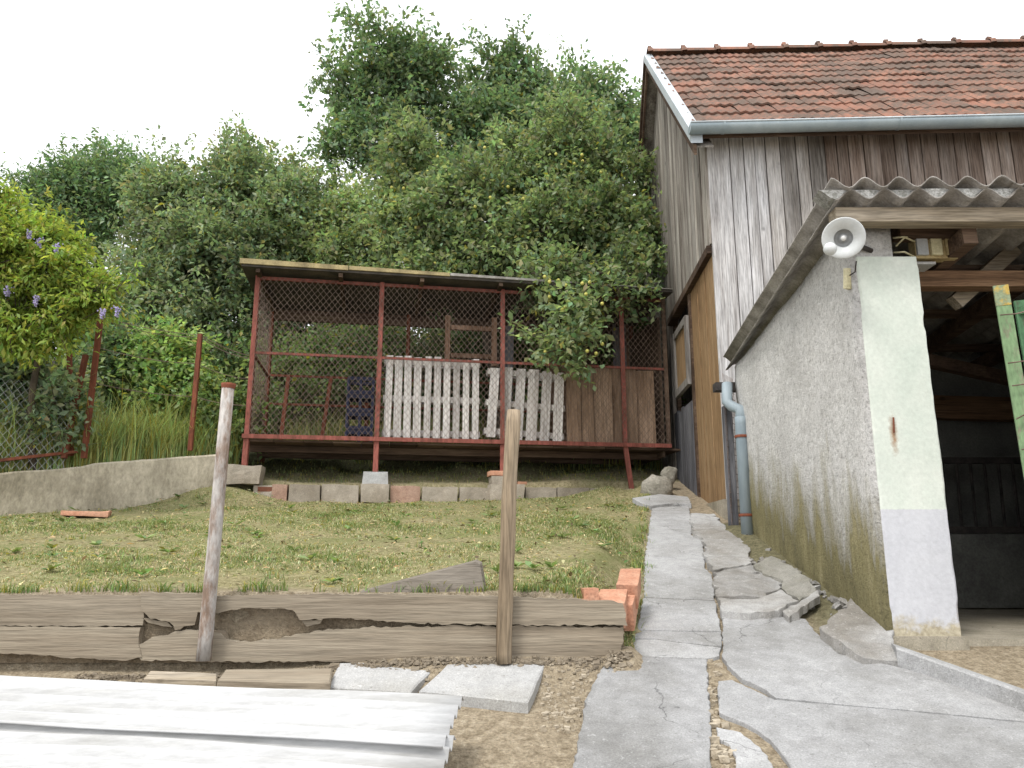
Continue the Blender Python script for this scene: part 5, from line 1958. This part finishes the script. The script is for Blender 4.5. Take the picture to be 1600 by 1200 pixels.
# shrubs filling the bank behind the coop
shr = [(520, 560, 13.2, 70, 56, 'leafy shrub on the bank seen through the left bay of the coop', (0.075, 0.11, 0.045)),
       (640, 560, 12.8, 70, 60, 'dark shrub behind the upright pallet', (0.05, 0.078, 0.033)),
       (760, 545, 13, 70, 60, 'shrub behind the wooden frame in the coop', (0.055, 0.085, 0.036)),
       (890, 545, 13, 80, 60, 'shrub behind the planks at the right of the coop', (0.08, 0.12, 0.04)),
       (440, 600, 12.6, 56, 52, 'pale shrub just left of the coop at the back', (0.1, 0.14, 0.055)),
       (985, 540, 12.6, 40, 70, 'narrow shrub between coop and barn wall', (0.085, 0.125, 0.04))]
for k, (u, v, Y, ru, rv, lab, cl) in enumerate(shr):
    p = P(u, v, Y)
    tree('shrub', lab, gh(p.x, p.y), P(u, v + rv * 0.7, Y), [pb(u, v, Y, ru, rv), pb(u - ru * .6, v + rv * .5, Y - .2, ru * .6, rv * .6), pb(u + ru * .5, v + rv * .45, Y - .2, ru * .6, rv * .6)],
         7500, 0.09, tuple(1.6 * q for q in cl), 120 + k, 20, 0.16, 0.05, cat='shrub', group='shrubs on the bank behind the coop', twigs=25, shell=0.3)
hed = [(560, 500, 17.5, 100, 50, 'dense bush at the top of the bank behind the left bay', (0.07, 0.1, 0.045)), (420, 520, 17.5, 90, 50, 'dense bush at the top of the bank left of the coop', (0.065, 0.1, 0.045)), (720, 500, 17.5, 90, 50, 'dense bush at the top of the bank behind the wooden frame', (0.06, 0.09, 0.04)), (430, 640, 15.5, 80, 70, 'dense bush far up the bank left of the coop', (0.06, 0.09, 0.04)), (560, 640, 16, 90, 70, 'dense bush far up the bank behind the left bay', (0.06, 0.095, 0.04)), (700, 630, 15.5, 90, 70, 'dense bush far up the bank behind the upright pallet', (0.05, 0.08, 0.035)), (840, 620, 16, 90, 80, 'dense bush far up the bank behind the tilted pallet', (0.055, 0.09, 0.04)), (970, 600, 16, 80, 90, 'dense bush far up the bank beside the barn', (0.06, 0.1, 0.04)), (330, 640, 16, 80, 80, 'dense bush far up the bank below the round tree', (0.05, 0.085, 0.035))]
for k, (u, v, Y, ru, rv, lab, cl) in enumerate(hed):
    p = P(u, v - 20, Y)
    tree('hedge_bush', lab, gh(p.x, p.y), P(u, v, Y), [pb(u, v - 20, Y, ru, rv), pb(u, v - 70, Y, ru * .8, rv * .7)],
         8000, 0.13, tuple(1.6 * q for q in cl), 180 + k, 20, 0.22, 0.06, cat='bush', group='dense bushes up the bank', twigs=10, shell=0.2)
lshr = [(40, 620, 8.3, 74, 72, 'grey-green bramble behind the wire mesh at far left', (0.15, 0.19, 0.12)),
        (215, 565, 9.9, 44, 60, 'dark-leaved elder bush between the rusty posts', (0.085, 0.125, 0.065)),
        (258, 578, 9.7, 40, 50, 'light green bindweed mound beside the right rusty post', (0.18, 0.25, 0.1)),
        (330, 650, 9.6, 34, 46, 'low pale weed clump left of the coop leg', (0.14, 0.19, 0.08)),
        (345, 600, 10.4, 40, 60, 'dark bush in the gap left of the coop', (0.08, 0.115, 0.055)),
        (110, 500, 11.5, 100, 60, 'bushy thicket behind the vine', (0.06, 0.095, 0.04))]
for k, (u, v, Y, ru, rv, lab, cl) in enumerate(lshr):
    p = P(u, v, Y)
    tree('bush', lab, gh(p.x, p.y), P(u, v + rv * 0.8, Y), [pb(u, v, Y, ru, rv), pb(u - ru * .5, v + rv * .6, Y - .1, ru * .7, rv * .6), pb(u + ru * .5, v + rv * .6, Y - .1, ru * .7, rv * .6)],
         8500, 0.08, tuple(1.6 * q for q in cl), 140 + k, 20, 0.12, 0.04, cat='bush', twigs=25, shell=0.3)

# flowering vine on the left
vb = [pb(10, 345, 7.4, 46, 34, 60), pb(62, 378, 7.4, 38, 28, 60), pb(20, 400, 7.2, 50, 46, 60), pb(100, 420, 7.3, 32, 24, 50), pb(60, 455, 7.2, 54, 40, 50), pb(135, 462, 7.3, 26, 24, 40), pb(20, 500, 7.2, 46, 40, 50), pb(100, 500, 7.3, 26, 26, 40), pb(-60, 400, 7.3, 70, 90, 60), pb(50, 520, 7.3, 30, 20, 30), pb(10, 525, 7.3, 30, 20, 30), pb(160, 478, 7.3, 14, 14, 20)]
p = wall_pt(60, 700, .3)
vine = tree('wisteria_vine', 'yellow-green climbing vine with lilac flowers at the left edge', gh(p.x, p.y), P(60, 470, 7.6), vb, 30000, 0.07, (0.29, 0.37, 0.085), 160, 22, 0.085, 0.04, 'leaf_vine', 'vine', yellow=0.05, aspect=0.38, droop=0.75, shell=0.45, twigs=60)
rg = np.random.default_rng(9)
for (u, v) in ((88, 388), (62, 378), (46, 366), (160, 490), (182, 486), (56, 470), (12, 455)):
    fb = MB()
    p = P(u, v, 6.95)
    for k in range(40):
        t = rg.random()
        q = p + Vector((rg.normal(0, .017 * (1.2 - t)), rg.normal(0, .016), -0.1 * t + 0.05))
        fb.box(q, (0.011, 0.011, 0.009), rg.random() * 6, rg.random() * 3, rg.random() * 3, 0.003)
    tag(fb.build('flower_cluster', M['petal'], vine), kind='stuff')


# tall grass and weeds behind the wall
def blades(name, spots, h, w, cols, seed, parent=None, lean=0.35, seg=3):
    """each blade is a bent strip; spots (n,3)"""
    rg = np.random.default_rng(seed)
    n = len(spots)
    a = rg.random(n) * 6.283
    dr = np.stack([np.cos(a), np.sin(a), np.zeros(n)], 1)
    sd_ = np.stack([-np.sin(a), np.cos(a), np.zeros(n)], 1)
    hh = h * np.exp(rg.normal(0, 0.3, n))
    ll = lean * rg.random(n) * hh
    ww = w * np.exp(rg.normal(0, .2, n))
    rows = seg + 1
    v = np.empty((n, rows * 2 - 1, 3))
    for r in range(rows):
        t = r / seg
        c = spots + dr * (ll * t * t)[:, None]
        c = c.copy()
        c[:, 2] += hh * (t - 0.25 * t * t * lean)
        if r < seg:
            wv = (ww * (1 - 0.75 * t))[:, None] * sd_ * 0.5
            v[:, r * 2] = c - wv
            v[:, r * 2 + 1] = c + wv
        else:
            v[:, r * 2] = c
    V = rows * 2 - 1
    base = (np.arange(n) * V)[:, None]
    tri = []
    for r in range(seg - 1):
        tri += [(r * 2, r * 2 + 1, r * 2 + 3), (r * 2, r * 2 + 3, r * 2 + 2)]
    tri.append((seg * 2 - 2, seg * 2 - 1, seg * 2))
    li = np.concatenate([base + np.array(t_)[None, :] for t_ in tri], 1).reshape(-1)
    root = root_of(parent) if parent else None
    loc = np.array(root.location) if root is not None else np.zeros(3)
    me = bpy.data.meshes.new(name)
    me.vertices.add(n * V)
    me.vertices.foreach_set('co', (v - loc).reshape(-1).astype(np.float32))
    me.loops.add(len(li))
    me.loops.foreach_set('vertex_index', li.astype(np.int32))
    me.polygons.add(len(li) // 3)
    me.polygons.foreach_set('loop_start', (np.arange(len(li) // 3) * 3).astype(np.int32))
    me.update(calc_edges=True)
    ca_ = me.color_attributes.new('leaf', 'FLOAT_COLOR', 'POINT')
    c4 = np.ones((n, V, 4), dtype=np.float32)
    c4[:, :, :3] = cols[:, None, :]
    ca_.data.foreach_set('color', c4.reshape(-1))
    me.materials.append(M['blade'])
    o = bpy.data.objects.new(name, me)
    C.objects.link(o)
    if parent:
        o.parent = parent
    return o


rg = np.random.default_rng(31)
# tall weeds
pts = []
for k in range(15000):
    s, d = rg.uniform(-1.5, 2.4), 0.22 + abs(rg.normal(0, 0.55))
    q = WALL_A + WDIR * s + WNRM * d
    pts.append((q.x, q.y, H(q.x, q.y)[0]))
pts = np.array(pts)
cl = leaf_cols(rg, len(pts), (0.36, 0.43, 0.17), 0.25, 0.25)
tag(blades('tall_grass', pts, 0.55, 0.013, cl, 3, lean=0.7), 'tall uncut grass and weeds behind the concrete wall', 'grass', kind='stuff')
# grass under and behind the coop
pts = []
for k in range(14000):
    x, y = rg.uniform(-3.4, 2.1), rg.uniform(9.0, 13.5)
    if y < coop_y(x) + 0.15:
        continue
    pts.append((x, y, H(x, y)[0]))
pts = np.array(pts)
hgt = np.where(pts[:, 1] > 10.6, 0.3, 0.06)
cl = leaf_cols(rg, len(pts), (0.16, 0.19, 0.075), 0.3, 0.2)
far = pts[:, 1] > 10.7
tag(blades('bank_grass', pts[far], 0.34, 0.014, cl[far], 4, lean=0.6), 'rank grass on the bank behind the coop', 'grass', kind='stuff')
tag(blades('coop_grass', pts[~far], 0.045, 0.008, cl[~far], 5, lean=0.9), 'thin grass under the coop floor', 'grass', kind='stuff')
# lawn
pts = []
while len(pts) < 115000:
    x = rg.uniform(-5.2, 1.6)
    y = LAWN_Y + 0.04 + rg.random() ** 1.15 * 5.5
    if x > path_left(y) + 0.01:
        continue
    if y > coop_y(x) - 0.1 or (Vector((x, y, 0)) - WALL_A).dot(WNRM) > -0.02:
        continue
    if abs(x) > 0.75 * y + 0.3:
        continue
    f = nz(x * 0.9 + 4, y * 1.1) + 0.55 * nz(x * 3.1, y * 3.1, 7) + 0.3 * nz(x * 9, y * 9, 1)
    if rg.random() > 0.48 + 1.15 * f:
        continue
    pts.append((x, y, f))
arr = np.array(pts)
zz = np.array([H(p[0], p[1])[0] for p in pts])
f = arr[:, 2]
spots = np.stack([arr[:, 0], arr[:, 1], zz - 0.004], 1)
n = len(spots)
g = leaf_cols(rg, n, (0.22, 0.27, 0.105), 0.25, 0.0)
s = leaf_cols(rg, n, (0.5, 0.45, 0.28), 0.22, 0.0)
k = rg.random(n) < np.clip(0.56 - 0.6 * f, 0.15, 0.92)
g[k] = s[k]
tag(blades('lawn_grass', spots, 0.017 + 0.03 * np.clip(f + 0.1, 0, 1), 0.006, g, 6, lean=1.5, seg=2), 'short patchy half-dry grass of the sloping lawn', 'grass', kind='stuff')
# clippings and fallen leaves on the lawn
pp, dd = [], []
for k in range(5200):
    x, y = rg.uniform(-5.0, 1.5), LAWN_Y + 0.05 + rg.random() * 5.2
    if x > path_left(y) or y > coop_y(x) - 0.1 or (Vector((x, y, 0)) - WALL_A).dot(WNRM) > -0.03:
        continue
    pp.append((x, y, H(x, y)[0] + 0.018 + rg.random() * .012))
pp = np.array(pp)
m_ = len(pp)
d = rg.normal(size=(m_, 3)); d[:, 2] *= 0.25
nr = rg.normal(size=(m_, 3)) * 0.3; nr[:, 2] += 1
L_ = np.minimum(0.027 * np.exp(rg.normal(0, .45, m_)), 0.055)
cc_ = leaf_cols(rg, m_, (0.4, 0.34, 0.19), 0.3, 0.05)
dk = rg.random(m_) < 0.3
cc_[dk] = np.array((0.13, 0.1, 0.06))[None, :]
gr = rg.random(m_) < 0.15
cc_[gr] = np.array((0.1, 0.2, 0.06))[None, :]
o = leaf_mesh('fallen_leaves', pp, d, nr, L_, L_ * 0.45, cc_, M['blade'], None)
tag(o, 'dry clippings and fallen leaves scattered over the lawn', 'leaf litter', kind='stuff')

# tufts of longer grass and flat weeds in the lawn, and blades hanging over its edges
tp_, wp_ = [], []
for k in range(150):
    x, y = rg.uniform(-4.6, 1.3), LAWN_Y + 0.1 + rg.random() * 4.6
    if k < 55:
        x, y = rg.uniform(-3.0, 0.55), LAWN_Y + rg.uniform(0.0, 0.06)
    elif k < 85:
        y = rg.uniform(4.4, 8.8)
        x = path_left(y) + rg.uniform(-0.06, 0.02)
    if x > path_left(y) + 0.02 or y > coop_y(x) - 0.1 or (Vector((x, y, 0)) - WALL_A).dot(WNRM) > -0.03:
        continue
    for q in range(rg.integers(8, 34)):
        a, b_ = x + rg.normal(0, 0.035), y + rg.normal(0, 0.03)
        tp_.append((a, max(b_, LAWN_Y + .005), H(a, max(b_, LAWN_Y + .005))[0] - 0.004))
tp_ = np.array(tp_)
cl = leaf_cols(rg, len(tp_), (0.17, 0.24, 0.08), 0.25, 0.25)
tag(blades('grass_tufts', tp_, 0.06, 0.006, cl, 8, lean=1.2), 'longer grass tufts along the edges of the lawn', 'grass', kind='stuff')
wp_, wd_ = [], []
for k in range(80):
    x, y = rg.uniform(-4.6, 1.2), LAWN_Y + 0.15 + rg.random() * 4.5
    if x > path_left(y) - 0.1 or y > coop_y(x) - 0.15 or (Vector((x, y, 0)) - WALL_A).dot(WNRM) > -0.1:
        continue
    z = H(x, y)[0] + 0.012
    for q in range(rg.integers(5, 13)):
        a = rg.random() * 6.283
        wp_.append((x, y, z)); wd_.append((math.cos(a), math.sin(a), rg.uniform(0.1, 0.6)))
wp_, wd_ = np.array(wp_), np.array(wd_)
m_ = len(wp_)
nr = rg.normal(size=(m_, 3)) * 0.2; nr[:, 2] += 1
L_ = 0.06 * np.exp(rg.normal(0, .3, m_).clip(-.6, .5))
tag(leaf_mesh('lawn_weeds', wp_, wd_, nr, L_, L_ * 0.42, leaf_cols(rg, m_, (0.21, 0.29, 0.12), 0.25, 0.05), M['blade'], None), 'flat leafy weeds dotted through the lawn', 'weeds', kind='stuff')
